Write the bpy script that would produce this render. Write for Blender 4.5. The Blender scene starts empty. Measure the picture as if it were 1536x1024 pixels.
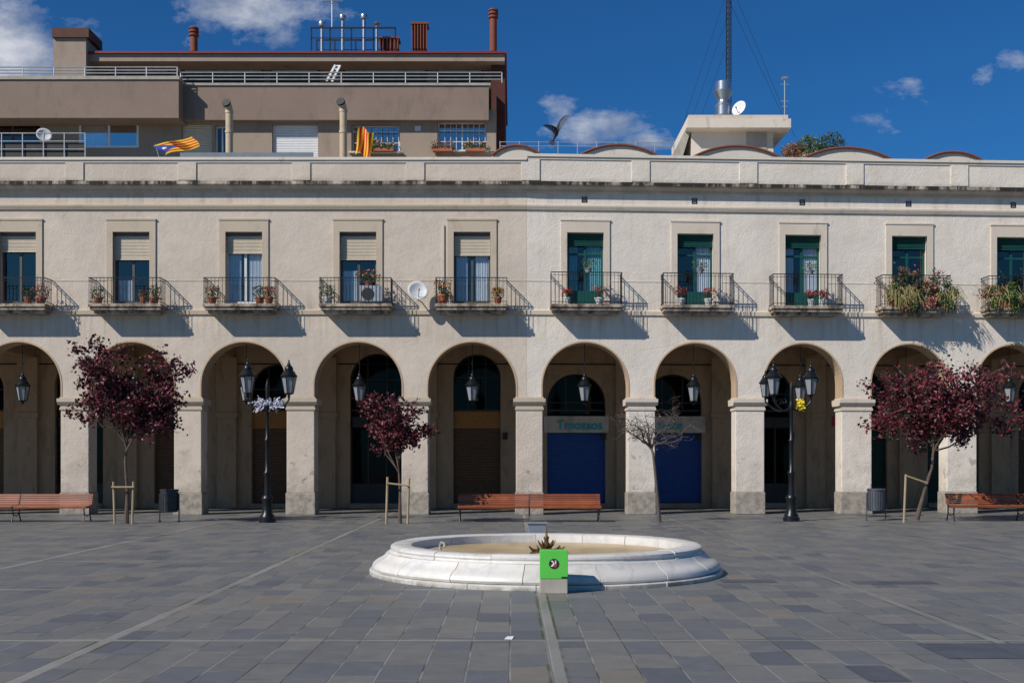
import bpy, bmesh, math, random
from mathutils import Vector, Matrix, Quaternion
random.seed(7)
S=bpy.context.scene; COL=S.collection
F=1700.0; H=1.8; HY=689.0; W=37.0; X0=(790-768)/F*W
rnd=random.random
def U(a,b): return random.uniform(a,b)
class NT:
    def __init__(s,nt): s.t=nt; nt.nodes.clear()
    def n(s,typ,ins=None,**kw):
        x=s.t.nodes.new(typ)
        for k,v in kw.items(): setattr(x,k,v)
        if ins:
            for k,v in ins.items():
                if isinstance(v,bpy.types.NodeSocket): s.t.links.new(v,x.inputs[k])
                else: x.inputs[k].default_value=v
        return x
    def m(s,op,a,b=0.0,c=None,clamp=False):
        ins={0:a,1:b}
        if c is not None: ins[2]=c
        return s.n('ShaderNodeMath',ins,operation=op,use_clamp=clamp).outputs[0]
    def mix(s,f,a,b,mode='MIX'):
        x=s.n('ShaderNodeMix',data_type='RGBA',blend_type=mode)
        for k,v in ((0,f),(6,a),(7,b)):
            if isinstance(v,bpy.types.NodeSocket): s.t.links.new(v,x.inputs[k])
            elif k==0: x.inputs[k].default_value=v
            else: x.inputs[k].default_value=(v[0],v[1],v[2],1)
        return x.outputs[2]
    def noise(s,vec,scale,detail=4,rough=.55):
        return s.n('ShaderNodeTexNoise',{'Vector':vec,'Scale':scale,'Detail':detail,'Roughness':rough}).outputs[0]
    def scalev(s,vec,sc):
        return s.n('ShaderNodeVectorMath',{0:vec,1:sc},operation='MULTIPLY').outputs[0]
    def ramp(s,f,a,b):
        return s.n('ShaderNodeMapRange',{0:f,1:a,2:b,3:0.0,4:1.0},clamp=True).outputs[0]
MATS={}
def newmat(name):
    m=bpy.data.materials.new(name); m.use_nodes=True; MATS[name]=m
    return m,NT(m.node_tree)
def finish(t,col,rough=.8,metal=0,bumpsrc=None,bump=.1,dist=.02,spec=.4):
    b=t.n('ShaderNodeBsdfPrincipled',{'Base Color':col,'Roughness':rough,'Metallic':metal,'Specular IOR Level':spec})
    if bumpsrc is not None:
        bn=t.n('ShaderNodeBump',{'Height':bumpsrc,'Strength':bump,'Distance':dist}); t.t.links.new(bn.outputs[0],b.inputs['Normal'])
    o=t.n('ShaderNodeOutputMaterial',{0:b.outputs[0]})
def M(name,c,rough=.8,metal=0,var=.18,scale=5,bump=.15,dist=.01,island=0,spec=.4):
    m,t=newmat(name)
    tc=t.n('ShaderNodeTexCoord').outputs['Object']
    nz=t.noise(tc,scale,5)
    a=[x*(1-var*1.6) for x in c]; b=[min(1,x*(1+var*1.6)) for x in c]
    col=t.mix(nz,a,b)
    if island:
        g=t.n('ShaderNodeNewGeometry').outputs['Random Per Island']
        f=t.n('ShaderNodeMapRange',{0:g,3:1-island,4:1+island}).outputs[0]
        cc=t.n('ShaderNodeCombineColor',{0:f,1:f,2:f}).outputs[0]
        col=t.mix(1.0,col,cc,'MULTIPLY')
    finish(t,col,rough,metal,t.noise(tc,scale*8,4),bump,dist,spec)
    return m
def stucco(name,c,dirt,z1=10.5,amt=.55):
    m,t=newmat(name)
    g=t.n('ShaderNodeNewGeometry').outputs['Position']
    big=t.noise(g,.35,5); mid=t.noise(g,1.6,7,.68); fine=t.noise(g,7,6,.7)
    col=t.mix(t.ramp(big,.3,.7),[c[0]*.88,c[1]*.88,c[2]*.89],[x*1.06 for x in c])
    col=t.mix(t.m('MULTIPLY',t.ramp(mid,.48,.68),.45),col,[c[0]*.82,c[1]*.79,c[2]*.74])
    col=t.mix(t.m('MULTIPLY',t.ramp(fine,.55,.75),.25),col,[c[0]*.80,c[1]*.77,c[2]*.72])
    st=t.noise(t.scalev(g,(5.0,5.0,.35)),1.0,5,.6)
    sep=t.n('ShaderNodeSeparateXYZ',{0:g}).outputs[2]
    s1=t.m('MULTIPLY',t.m('MULTIPLY',t.ramp(sep,9.2,10.4),t.ramp(sep,10.9,10.6)),t.m('MULTIPLY',t.ramp(st,.50,.72),.7))
    s1=t.m('MAXIMUM',s1,t.m('MULTIPLY',t.ramp(sep,11.02,10.86),t.m('MULTIPLY',t.m('GREATER_THAN',sep,10.85),t.ramp(mid,.35,.6))))
    s2=t.m('MULTIPLY',t.m('MULTIPLY',t.ramp(sep,5.3,6.5),t.ramp(sep,7.6,6.7)),t.ramp(st,.48,.70))
    s3=t.m('MULTIPLY',t.ramp(sep,2.3,.3),t.ramp(mid,.40,.60))
    s4=t.m('MULTIPLY',t.ramp(st,.58,.78),.32)
    s=t.m('MAXIMUM',t.m('MAXIMUM',s1,s2),t.m('MAXIMUM',s3,s4))
    col=t.mix(t.m('MULTIPLY',s,amt),col,dirt)
    # dark noise blotches low on the pillars, fading out upwards
    blot=t.m('MULTIPLY',t.m('MULTIPLY',t.ramp(t.noise(g,2.7,4,.6),.62,.66),t.ramp(sep,2.6,1.6)),.55)
    col=t.mix(blot,col,(.16,.135,.115))
    finish(t,col,.9,0,t.m('ADD',t.noise(g,30,5),t.m('MULTIPLY',mid,2.2)),.5,.03,.25)
    return m
def stained(name,c,dirt,thr=.45,amt=.9,sc=3.0,vert=.4,rough=.85,zlo=None):
    m,t=newmat(name)
    g=t.n('ShaderNodeNewGeometry').outputs['Position']
    n1=t.noise(t.scalev(g,(1,1,vert)),sc,6,.7); n2=t.noise(g,.6,4)
    col=t.mix(n2,[x*.84 for x in c],[x*1.12 for x in c])
    f=t.m('MULTIPLY',t.ramp(n1,thr,thr+.2),amt)
    if zlo:
        z=t.n('ShaderNodeSeparateXYZ',{0:g}).outputs[2]
        f=t.m('MULTIPLY',f,t.m('ADD',t.ramp(z,zlo,zlo+.08),.25),clamp=True)
    col=t.mix(f,col,dirt)
    finish(t,col,rough,0,t.noise(g,25,5),.4,.02,.3); return m
class MB:
    def __init__(s): s.v=[]; s.f=[]
    def add(s,vs,fs):
        o=len(s.v); s.v+= [Vector(p) for p in vs]; s.f+=[tuple(i+o for i in f) for f in fs]
    def box(s,x0,x1,y0,y1,z0,z1):
        if x0>x1:x0,x1=x1,x0
        if y0>y1:y0,y1=y1,y0
        if z0>z1:z0,z1=z1,z0
        s.add([(x0,y0,z0),(x1,y0,z0),(x1,y1,z0),(x0,y1,z0),(x0,y0,z1),(x1,y0,z1),(x1,y1,z1),(x0,y1,z1)],
              [(0,3,2,1),(4,5,6,7),(0,1,5,4),(1,2,6,5),(2,3,7,6),(3,0,4,7)]); return s
    def quad(s,a,b,c,d): s.add([a,b,c,d],[(0,1,2,3)])
    def tube(s,pts,rs,n=8,cap=True):
        pts=[Vector(p) for p in pts]
        if not isinstance(rs,(list,tuple)): rs=[rs]*len(pts)
        o=len(s.v); prev=None
        for i,p in enumerate(pts):
            d=(pts[min(i+1,len(pts)-1)]-pts[max(i-1,0)]).normalized()
            if prev is None:
                a=d.orthogonal().normalized()
            else:
                a=(prev-d*prev.dot(d)); a=a.normalized() if a.length>1e-6 else d.orthogonal().normalized()
            prev=a; b=d.cross(a)
            for k in range(n):
                t=2*math.pi*k/n; s.v.append(p+(a*math.cos(t)+b*math.sin(t))*rs[i])
        for i in range(len(pts)-1):
            for k in range(n):
                a=o+i*n+k; b=o+i*n+(k+1)%n; s.f.append((a,b,b+n,a+n))
        if cap:
            s.f.append(tuple(o+k for k in range(n))[::-1]); s.f.append(tuple(o+(len(pts)-1)*n+k for k in range(n)))
        return s
    def lathe(s,prof,cx=0,cy=0,cz=0,n=16,ph=0):
        o=len(s.v)
        for r,z in prof:
            for k in range(n):
                t=2*math.pi*k/n+ph; s.v.append(Vector((cx+r*math.cos(t),cy+r*math.sin(t),cz+z)))
        for i in range(len(prof)-1):
            for k in range(n):
                a=o+i*n+k; b=o+i*n+(k+1)%n; s.f.append((a,b,b+n,a+n))
        s.f.append(tuple(o+k for k in range(n))[::-1]); s.f.append(tuple(o+(len(prof)-1)*n+k for k in range(n)))
        return s
    def extr(s,prof,x0,x1):
        n=len(prof); o=len(s.v)
        for x in (x0,x1):
            for y,z in prof: s.v.append(Vector((x,y,z)))
        for k in range(n): s.f.append((o+k,o+(k+1)%n,o+n+(k+1)%n,o+n+k))
        s.f.append(tuple(range(o,o+n))[::-1]); s.f.append(tuple(range(o+n,o+2*n))); return s
    def leaf(s,p,sz,asp=.55,up=0):
        q=Vector((U(-1,1),U(-1,1),U(-1,1)+up)).normalized(); r=q.cross(Vector((U(-1,1),U(-1,1),U(-1,1)))).normalized()
        n=q.cross(r)*sz*.15
        s.add([p-q*sz*.5,p+r*sz*asp*.5+n,p+q*sz*.5,p-r*sz*asp*.5+n],[(0,1,2,3)])
    def build(s,name,mat,parent=None,smooth=False,shear=False,bevel=0,uv=None):
        off=wl(parent) if parent else Vector((0,0,0))
        me=bpy.data.meshes.new(name)
        vs=[]
        for v in s.v:
            y=v.y+(yo(v.x) if shear else 0)
            vs.append((v.x-off.x,y-off.y,v.z-off.z))
        me.from_pydata(vs,[],s.f); me.update()
        bm=bmesh.new(); bm.from_mesh(me)
        if not getattr(s,'norec',False): bmesh.ops.recalc_face_normals(bm,faces=bm.faces)
        bm.to_mesh(me); bm.free()
        me.materials.append(MATS[mat])
        if smooth:
            me.polygons.foreach_set('use_smooth',[True]*len(me.polygons))
            try: me.set_sharp_from_angle(angle=math.radians(40))
            except Exception: pass
        if uv:
            l=me.uv_layers.new(name='UV')
            for lo in me.loops: l.data[lo.index].uv=uv[lo.vertex_index]
        o=bpy.data.objects.new(name,me); COL.objects.link(o)
        if parent: o.parent=parent
        if bevel:
            b=o.modifiers.new('bevel','BEVEL'); b.width=bevel; b.segments=2; b.limit_method='ANGLE'
        return o
def yo(x): return .055*max(0.0,x-X0)
def wl(o):
    v=Vector((0,0,0))
    while o: v=v+o.location; o=o.parent
    return v
def tag(o,label,cat,group=None,kind=None):
    if kind: o['kind']=kind
    if label: o['label']=label
    if cat: o['category']=cat
    if group: o['group']=group
    return o
def thing(name,loc,label,cat,group=None):
    o=bpy.data.objects.new(name,None); COL.objects.link(o); o.location=loc; o.empty_display_size=.2
    return tag(o,label,cat,group)
def copy_tree(o,parent=None):
    c=o.copy(); COL.objects.link(c); c.parent=parent
    for ch in list(o.children): copy_tree(ch,c)
    return c
def wx(px,off=0.0):
    k=(px-768)/F; x=k*(W+off)
    if x>X0: x=k*(W+off-.055*X0)/(1-.055*k)
    return x
def zz(py,Y): return H+(HY-py)*Y/F
def xx(px,Y): return (px-768)*Y/F
def bpx(mb,p0,p1,q0,q1,Y,d): return mb.box(xx(p0,Y),xx(p1,Y),Y,Y+d,zz(q1,Y),zz(q0,Y))
def gridwall(mb,x0,x1,z0,z1,y,holes,rev):
    xs=sorted(set([x0,x1]+[h[0] for h in holes]+[h[1] for h in holes])); zs=sorted(set([z0,z1]+[h[2] for h in holes]+[h[3] for h in holes]))
    for i in range(len(xs)-1):
        for j in range(len(zs)-1):
            cx=(xs[i]+xs[i+1])/2; cz=(zs[j]+zs[j+1])/2
            if any(h[0]<cx<h[1] and h[2]<cz<h[3] for h in holes): continue
            mb.quad((xs[i],y,zs[j]),(xs[i+1],y,zs[j]),(xs[i+1],y,zs[j+1]),(xs[i],y,zs[j+1]))
    for a,b,c,d in holes:
        mb.quad((a,y,c),(a,y+rev,c),(a,y+rev,d),(a,y,d)); mb.quad((b,y,c),(b,y,d),(b,y+rev,d),(b,y+rev,c))
        mb.quad((a,y,d),(a,y+rev,d),(b,y+rev,d),(b,y,d)); mb.quad((a,y,c),(b,y,c),(b,y+rev,c),(a,y+rev,c))
# ---------- materials
stucco('stucco_left',(.60,.515,.425),(.22,.18,.145))
stucco('stucco_right',(.72,.645,.555),(.32,.265,.21))
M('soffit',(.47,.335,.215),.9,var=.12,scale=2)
stained('trim',(.50,.415,.315),(.20,.155,.11),.55,.5)
stained('trim_light',(.62,.535,.435),(.25,.20,.15),.55,.5)
stained('trim_dirty',(.56,.48,.39),(.030,.027,.024),.34,.95,2.2,.25,zlo=10.66)
stained('coping',(.66,.59,.50),(.14,.11,.08),.58,.65)
stained('plinth',(.38,.335,.28),(.16,.14,.115),.42,.7,5,1)
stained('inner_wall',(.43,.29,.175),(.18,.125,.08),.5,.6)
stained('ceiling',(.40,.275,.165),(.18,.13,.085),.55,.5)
stained('slab',(.46,.37,.28),(.06,.045,.035),.42,.9,4,.6)
M('iron',(.018,.018,.020),.45,.3,spec=.5)
M('lamp_iron',(.012,.014,.016),.35,.4,spec=.5)
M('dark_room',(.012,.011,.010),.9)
M('alu',(.09,.085,.08),.5,.2); M('white_frame',(.6,.6,.6),.5)
M('roller',(.62,.54,.42),.6,var=.08); M('roller_white',(.78,.78,.78),.6,var=.06)
M('green_wood',(.006,.070,.060),.5); M('curtain',(.72,.74,.76),.9,var=.08); M('curtain_teal',(.20,.45,.45),.9)
M('brown_door',(.13,.068,.030),.6); M('osb',(.38,.17,.045),.8,var=.35,scale=14); M('grey_door',(.032,.029,.025),.5)
M('blue_shutter',(.030,.090,.30),.55,var=.12); M('dark_green_door',(.008,.040,.025),.5)
stained('sign_band',(.62,.53,.42),(.30,.24,.18),.45,.6)
M('teal_paint',(.03,.38,.42),.7); M('red_sign',(.50,.02,.03),.5); M('white_paint',(.75,.75,.73),.6)
M('wood_bench',(.25,.064,.019),.45,var=.3,scale=3,island=.3,spec=.45)
M('stake_wood',(.33,.25,.15),.85); M('bark',(.10,.07,.055),.9,var=.3,scale=9,bump=.5); M('bark_grey',(.095,.075,.066),.9,var=.3,scale=9,bump=.5)
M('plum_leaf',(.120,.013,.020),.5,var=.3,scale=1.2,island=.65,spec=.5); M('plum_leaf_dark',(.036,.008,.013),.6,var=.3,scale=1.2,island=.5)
M('green_leaf',(.08,.125,.03),.6,var=.35,scale=4,island=.5); M('dark_leaf',(.04,.07,.022),.6,island=.5)
M('dry_grass',(.27,.24,.09),.7,island=.5,scale=3); M('dry_leaf',(.22,.12,.07),.8,island=.5)
M('red_flower',(.5,.02,.025),.6,island=.4); M('orange_flower',(.6,.17,.02),.6,island=.4); M('pink_flower',(.40,.10,.09),.7,island=.5)
M('terracotta',(.36,.12,.055),.8); M('white_pot',(.6,.6,.58),.6); M('grey_box',(.22,.23,.24),.5)
stained('penthouse',(.25,.185,.145),(.11,.085,.07),.52,.5,1.6,.4); stained('penthouse_light',(.34,.265,.205),(.17,.13,.10),.52,.5,1.6,.4)
M('red_coping',(.20,.018,.02),.6); M('brick_red',(.085,.026,.020),.85,scale=4); M('clay_red',(.20,.055,.032),.8); M('cap_brown',(.10,.045,.03),.85)
M('pipe_cream',(.50,.40,.27),.7); M('zinc',(.42,.43,.45),.32,.85,var=.12,scale=3); M('rail_grey',(.42,.43,.44),.45,.5)
M('vault_red',(.19,.065,.042),.8); M('concrete',(.36,.33,.28),.85,var=.25,scale=4); M('dish',(.62,.62,.60),.5)
M('bird_dark',(.045,.048,.055),.7,var=.4,scale=14); M('green_panel',(.10,.52,.07),.5,var=.06); M('black_paint',(.02,.02,.022),.6)
M('red_paint',(.55,.03,.03),.5); M('yellow_cloth',(.70,.52,.02),.7); M('white_cloth',(.45,.44,.52),.8); M('bin_metal',(.05,.052,.055),.45,.5)
M('lantern_glass',(.23,.24,.25),.18,.0,var=.2,spec=.6); M('bronze',(.13,.085,.035),.5,.5); M('water_dirt',(.42,.31,.16),.35,var=.35,scale=2.2)
M('mirror_box',(.20,.23,.26),.45,.2)
def glassmat(name,fac,tint,gc=(1,.86,.74,1)):
    m,t=newmat(name)
    gl=t.n('ShaderNodeBsdfGlossy',{'Color':gc,'Roughness':.03}); tr=t.n('ShaderNodeBsdfTransparent',{'Color':tint})
    ms=t.n('ShaderNodeMixShader',{0:fac,1:tr.outputs[0],2:gl.outputs[0]}); t.n('ShaderNodeOutputMaterial',{0:ms.outputs[0]})
glassmat('glass',.13,(.75,.8,.85,1)); glassmat('shop_glass',.012,(.5,.5,.5,1)); glassmat('glass_pale',.5,(.8,.85,.9,1),(1,.95,.9,1))
# marble
m,t=newmat('marble')
g=t.n('ShaderNodeNewGeometry'); p=g.outputs['Position']; isl=g.outputs['Random Per Island']
w=t.noise(t.n('ShaderNodeVectorMath',{0:p,1:t.n('ShaderNodeCombineXYZ',{0:t.m('MULTIPLY',isl,30.0),1:isl,2:0.0}).outputs[0]},operation='ADD').outputs[0],1.2,5,.55)
vein=t.ramp(t.m('ABSOLUTE',t.m('SUBTRACT',w,.5)),.0,.035)
col=t.mix(vein,(.57,.555,.535),(.66,.635,.59))
v=t.n('ShaderNodeMapRange',{0:isl,3:.86,4:1.06}).outputs[0]
col=t.mix(1.0,col,t.n('ShaderNodeCombineColor',{0:v,1:v,2:v}).outputs[0],'MULTIPLY')
dn=t.noise(p,2.5,6,.7); dn2=t.noise(t.scalev(p,(1,1,.3)),7,5,.6)
col=t.mix(t.m('MULTIPLY',t.ramp(dn,.5,.75),.40),col,(.42,.35,.26))
col=t.mix(t.m('MULTIPLY',t.ramp(dn2,.58,.75),.30),col,(.36,.34,.31))
zp=t.n('ShaderNodeSeparateXYZ',{0:p}).outputs[2]
col=t.mix(t.m('MULTIPLY',t.ramp(zp,.10,.0),t.ramp(dn,.35,.6)),col,(.20,.17,.13))
finish(t,col,.38,0,t.noise(p,18,5),.15,.008,.5)
# paving
m,t=newmat('paving')
p=t.n('ShaderNodeNewGeometry').outputs['Position']; sp=t.n('ShaderNodeSeparateXYZ',{0:p}); X=sp.outputs[0]; Y=sp.outputs[1]
RW=.37; BL=.72
def fr(a): return t.m('FRACT',a)
rowf=t.m('DIVIDE',t.m('ADD',X,200.19),RW); row=t.m('FLOOR',rowf)
ro=t.n('ShaderNodeTexWhiteNoise',{'W':row},noise_dimensions='1D').outputs[0]
colf=t.m('ADD',t.m('DIVIDE',t.m('ADD',Y,200.0),BL),t.m('MULTIPLY',ro,1.0)); cl=t.m('FLOOR',colf)
wn=t.n('ShaderNodeTexWhiteNoise',{'Vector':t.n('ShaderNodeCombineXYZ',{0:row,1:cl,2:0.0}).outputs[0]},noise_dimensions='3D')
cr=t.n('ShaderNodeValToRGB',{0:wn.outputs[0]}); e=cr.color_ramp; e.interpolation='CONSTANT'
cols=[(0,(.122,.127,.128)),(.2,(.145,.145,.139)),(.42,(.110,.118,.130)),(.60,(.162,.158,.146)),(.78,(.130,.131,.128)),(.90,(.086,.094,.110)),(.96,(.170,.152,.128))]
e.elements[0].color=(*cols[0][1],1); e.elements[1].position=.2; e.elements[1].color=(*cols[1][1],1)
for pos,c in cols[2:]: el=e.elements.new(pos); el.color=(*c,1)
n1=t.noise(p,.22,5); n2=t.noise(p,4.0,6,.7); n3=t.noise(p,40,4)
base=t.mix(t.ramp(n2,.3,.75),t.mix(1.0,cr.outputs[0],(.82,.83,.84),'MULTIPLY'),t.mix(1.0,cr.outputs[0],(1.22,1.2,1.16),'MULTIPLY'))
base=t.mix(t.m('MULTIPLY',t.ramp(n1,.4,.7),.35),base,(.140,.140,.136))
dx=t.m('MULTIPLY',t.m('SUBTRACT',.5,t.m('ABSOLUTE',t.m('SUBTRACT',fr(rowf),.5))),RW)
dy=t.m('MULTIPLY',t.m('SUBTRACT',.5,t.m('ABSOLUTE',t.m('SUBTRACT',fr(colf),.5))),BL)
dj=t.m('MINIMUM',dx,dy); joint=t.ramp(dj,.011,.005)
jc=t.mix(t.ramp(t.noise(p,1.3,4),.42,.55),(.055,.052,.045),(.24,.23,.205))
base=t.mix(t.m('MULTIPLY',joint,.85),base,jc)
gx=t.m('ABSOLUTE',t.m('MULTIPLY',t.m('SUBTRACT',fr(t.m('ADD',t.m('DIVIDE',t.m('SUBTRACT',X,.39),4.42),100.5)),.5),4.42))
gy=t.m('ABSOLUTE',t.m('MULTIPLY',t.m('SUBTRACT',fr(t.m('ADD',t.m('DIVIDE',t.m('SUBTRACT',Y,11.3),4.42),100.5)),.5),4.42))
gm=t.m('MINIMUM',gx,gy)
vis=t.m('MULTIPLY',t.m('ADD',t.m('MULTIPLY',t.ramp(t.noise(p,.3,3),.45,.58),.5),.5),t.m('ADD',t.m('MULTIPLY',t.ramp(X,3.0,1.5),.5),.5))
band=t.m('MULTIPLY',t.ramp(gm,.066,.058),vis); edge=t.m('MULTIPLY',t.ramp(gm,.095,.078),t.ramp(gm,.05,.066))
base=t.mix(band,base,t.mix(n2,(.19,.185,.165),(.29,.28,.255)))
base=t.mix(t.m('MULTIPLY',edge,t.ramp(t.noise(p,1.1,5),.44,.56)),base,(.05,.058,.02))
sp2=t.n('ShaderNodeTexVoronoi',{'Vector':p,'Scale':2.6}).outputs[0]
base=t.mix(t.m('MULTIPLY',t.ramp(sp2,.06,.035),.5),base,(.05,.045,.04))
hgt=t.m('SUBTRACT',t.m('ADD',t.m('MULTIPLY',n3,.3),t.m('MULTIPLY',wn.outputs[0],.5)),joint)
rgh=t.n('ShaderNodeMapRange',{0:n2,3:.42,4:.66}).outputs[0]
finish(t,base,rgh,0,hgt,.4,.012,.5)
m,t=newmat('flag_stripes')
uvn=t.n('ShaderNodeUVMap'); uvn.uv_map='UV'; s_=t.n('ShaderNodeSeparateXYZ',{0:uvn.outputs[0]}); u_,v_=s_.outputs[0],s_.outputs[1]
st=t.m('GREATER_THAN',t.m('FRACT',t.m('MULTIPLY',v_,4.5)),.5)
col=t.mix(st,(.72,.46,.02),(.50,.02,.02))
tri=t.m('GREATER_THAN',t.m('MULTIPLY',t.m('SUBTRACT',.5,t.m('ABSOLUTE',t.m('SUBTRACT',v_,.5))),.9),u_)
fb=t.mix(tri,col,(.02,.05,.25)); finish(t,fb,.8)
m,t=newmat('flag_plain'); uvn=t.n('ShaderNodeUVMap'); uvn.uv_map='UV'; s_=t.n('ShaderNodeSeparateXYZ',{0:uvn.outputs[0]})
st=t.m('GREATER_THAN',t.m('FRACT',t.m('MULTIPLY',s_.outputs[0],4.5)),.5); finish(t,t.mix(st,(.72,.46,.02),(.50,.02,.02)),.8)

# ---------- setting: ground
g=MB(); g.quad((-400,-60,0),(400,-60,0),(400,900,0),(-400,900,0)); tag(g.build('ground','paving'),None,None,kind='structure')
M('slate_patch',(.070,.077,.092),.5,var=.3,scale=3)
g=MB()
for (a,b,c,d) in [(3.95,4.63,10.25,11.1),(4.64,5.3,10.0,11.1),(2.9,3.25,9.2,9.9),(5.0,6.2,16.4,16.8),(3.1,3.9,16.6,17.0)]:
    g.quad((a,c,.004),(b,c,.004),(b,d,.004),(a,d,.004))
tag(g.build('dark_paving','slate_patch'),None,None,kind='structure')
g=MB(); g.add([(-.08,11.35,.004),(.0,11.33,.004),(.02,11.5,.012),(-.05,11.52,.006)],[(0,1,2,3)])
tag(g.build('litter','white_paint'),'small white scrap of paper lying on the paving in front of the fountain','litter')

# ---------- arcaded buildings
CEN=[-313,-143,27,197,366,537,708,878,1043,1204.5,1364,1521,1675,1826]
HW=[64,64,64,64,64,65.5,66,64,60.5,58,56.5,56,55,54]
XC=[wx(c) for c in CEN]; XL=[wx(c-h) for c,h in zip(CEN,HW)]; XR=[wx(c+h) for c,h in zip(CEN,HW)]
T=.75; ZC=3.80; ZA=5.9; ZTOPARCH=5.63
INN=5.2
def room(mb,x0,x1,y,z0,z1,d=.9):
    mb.quad((x0,y+d,z0),(x1,y+d,z0),(x1,y+d,z1),(x0,y+d,z1))
    mb.quad((x0,y,z0),(x0,y+d,z0),(x0,y+d,z1),(x0,y,z1)); mb.quad((x1,y,z0),(x1,y,z1),(x1,y+d,z1),(x1,y+d,z0))
    mb.quad((x0,y,z1),(x0,y+d,z1),(x1,y+d,z1),(x1,y,z1)); mb.quad((x0,y,z0),(x1,y,z0),(x1,y+d,z0),(x0,y+d,z0))
def curtain(mb,x0,x1,y,z0,z1,n=30,amp=.03):
    o=len(mb.v)
    for i in range(n+1):
        x=x0+(x1-x0)*i/n; yy=y+amp*math.sin(i*1.7)+amp*.5*math.sin(i*.9)
        mb.v.append(Vector((x,yy,z0))); mb.v.append(Vector((x,yy,z1)))
    for i in range(n): a=o+2*i; mb.f.append((a,a+2,a+3,a+1))
def slats(mb,x0,x1,y,z0,z1,h=.05):
    n=max(1,int((z1-z0)/h)); hh=(z1-z0)/n
    for i in range(n):
        z=z0+i*hh; mb.extr([(y,z+.004),(y-.012,z+hh*.5),(y,z+hh-.004),(y+.012,z+hh-.004),(y+.012,z+.004)],x0,x1)
def arc(cx,r,zs,n=20): return [(cx-r*math.cos(math.pi*i/n),zs+r*math.sin(math.pi*i/n)) for i in range(n+1)]
def arcade(name,idx,xl,xr,wallmat,ztop,label,green,railz):
    B=thing(name,((xl+xr)/2,W+yo((xl+xr)/2),0),label,'building')
    w=MB()
    for y in (W,W+T):
        for i in idx:
            a=(XR[i-1]+XL[i])/2; b=(XR[i]+XL[i+1])/2
            if i==idx[0]: a=xl
            if i==idx[-1]: b=xr
            r=(XR[i]-XL[i])/2; zs=ZTOPARCH-r; cx=(XR[i]+XL[i])/2
            w.quad((a,y,ZC),(XL[i],y,ZC),(XL[i],y,ZA),(a,y,ZA)); w.quad((XR[i],y,ZC),(b,y,ZC),(b,y,ZA),(XR[i],y,ZA))
            A=arc(cx,r,zs,24)
            for k in range(24):
                w.quad((A[k][0],y,A[k][1]),(A[k+1][0],y,A[k+1][1]),(A[k+1][0],y,ZA),(A[k][0],y,ZA))
    holes=[(XC[i]-.6,XC[i]+.6,6.8,9.22) for i in idx]
    gridwall(w,xl,xr,ZA,ztop,W,holes,.3)
    w.quad((xl,W,ZC),(xl,W+T,ZC),(xl,W+T,ztop),(xl,W,ztop)); w.quad((xr,W,ZC),(xr,W+T,ZC),(xr,W+T,ztop),(xr,W,ztop))
    w.quad((xl,W,ztop),(xr,W,ztop),(xr,W+.35,ztop),(xl,W+.35,ztop)); w.quad((xl,W+.35,ztop-.7),(xr,W+.35,ztop-.7),(xr,W+.35,ztop),(xl,W+.35,ztop))
    w.build('wall',wallmat,B,shear=True)
    w=MB(); w.box(xl,xr,W+T+.002,W+13,6.05,6.5); w.box(xl,xr,W+1.3,W+13,6.6,ztop-.75)
    w.build('roof','concrete',B,shear=True)
    w=MB(); w.box(xl,xr,W+T+.004,W+INN,5.95,6.045)
    for i in idx:
        a=XR[i]+.1; w.box(a,a+.6,W+T+.006,W+INN,5.6,5.95)
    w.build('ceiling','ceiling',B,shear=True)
    for i in idx:
        r=(XR[i]-XL[i])/2; zs=ZTOPARCH-r; cx=(XR[i]+XL[i])/2
        A=[(XL[i],ZC)]+arc(cx,r,zs,28)+[(XR[i],ZC)]; s=MB()
        for k in range(len(A)-1):
            s.quad((A[k][0],W-.012,A[k][1]),(A[k+1][0],W-.012,A[k+1][1]),(A[k+1][0],W+T+.01,A[k+1][1]),(A[k][0],W+T+.01,A[k][1]))
        A2=[(XL[i]-.05,ZC)]+arc(cx,r+.05,zs,28)+[(XR[i]+.05,ZC)]
        for k in range(len(A)-1):
            s.quad((A[k][0],W-.012,A[k][1]),(A[k+1][0],W-.012,A[k+1][1]),(A2[k+1][0],W-.012,A2[k+1][1]),(A2[k][0],W-.012,A2[k][1]))
            s.quad((A2[k][0],W-.012,A2[k][1]),(A2[k+1][0],W-.012,A2[k+1][1]),(A2[k+1][0],W,A2[k+1][1]),(A2[k][0],W,A2[k][1]))
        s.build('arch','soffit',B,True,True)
    for i in idx:
        if i==idx[-1] and i+1>=len(XL): continue
        a=XR[i]; b=XL[i+1]
        p=MB(); p.box(a,b,W,W+T,.72,3.42)
        P=p.build('pillar',wallmat,B,shear=True,bevel=.02)
        q=MB(); q.box(a-.03,b+.03,W-.03,W+T+.03,0,.72); q.build('plinth','plinth',P,shear=True,bevel=.02)
        q=MB(); q.box(a-.03,b+.03,W-.03,W+T+.03,3.42,3.50); q.box(a-.01,b+.01,W-.01,W+T+.01,3.50,3.58)
        q.extr([(W-.04,3.58),(W-.11,3.68),(W-.11,3.79),(W+T+.11,3.79),(W+T+.11,3.68),(W+T+.04,3.58)],a-.09,b+.09)
        q.box(a-.03,b+.03,W-.02,W+T+.02,3.79,3.84)
        q.build('capital','trim_light' if green else 'trim',P,shear=True)
    c=MB(); z=10.5
    c.extr([(W,z),(W-.08,z+.03),(W-.1,z+.10),(W-.22,z+.16),(W-.30,z+.22),(W-.30,z+.32),(W-.05,z+.38),(W,z+.38)],xl,xr)
    c.build('cornice','trim_dirty',B,shear=True)
    tl='trim_light' if green else 'trim'
    c=MB(); c.extr([(W,9.93),(W-.05,9.95),(W-.09,10.05),(W-.09,10.10),(W,10.13)],xl,xr); c.build('string_course',tl,B,shear=True)
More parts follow.
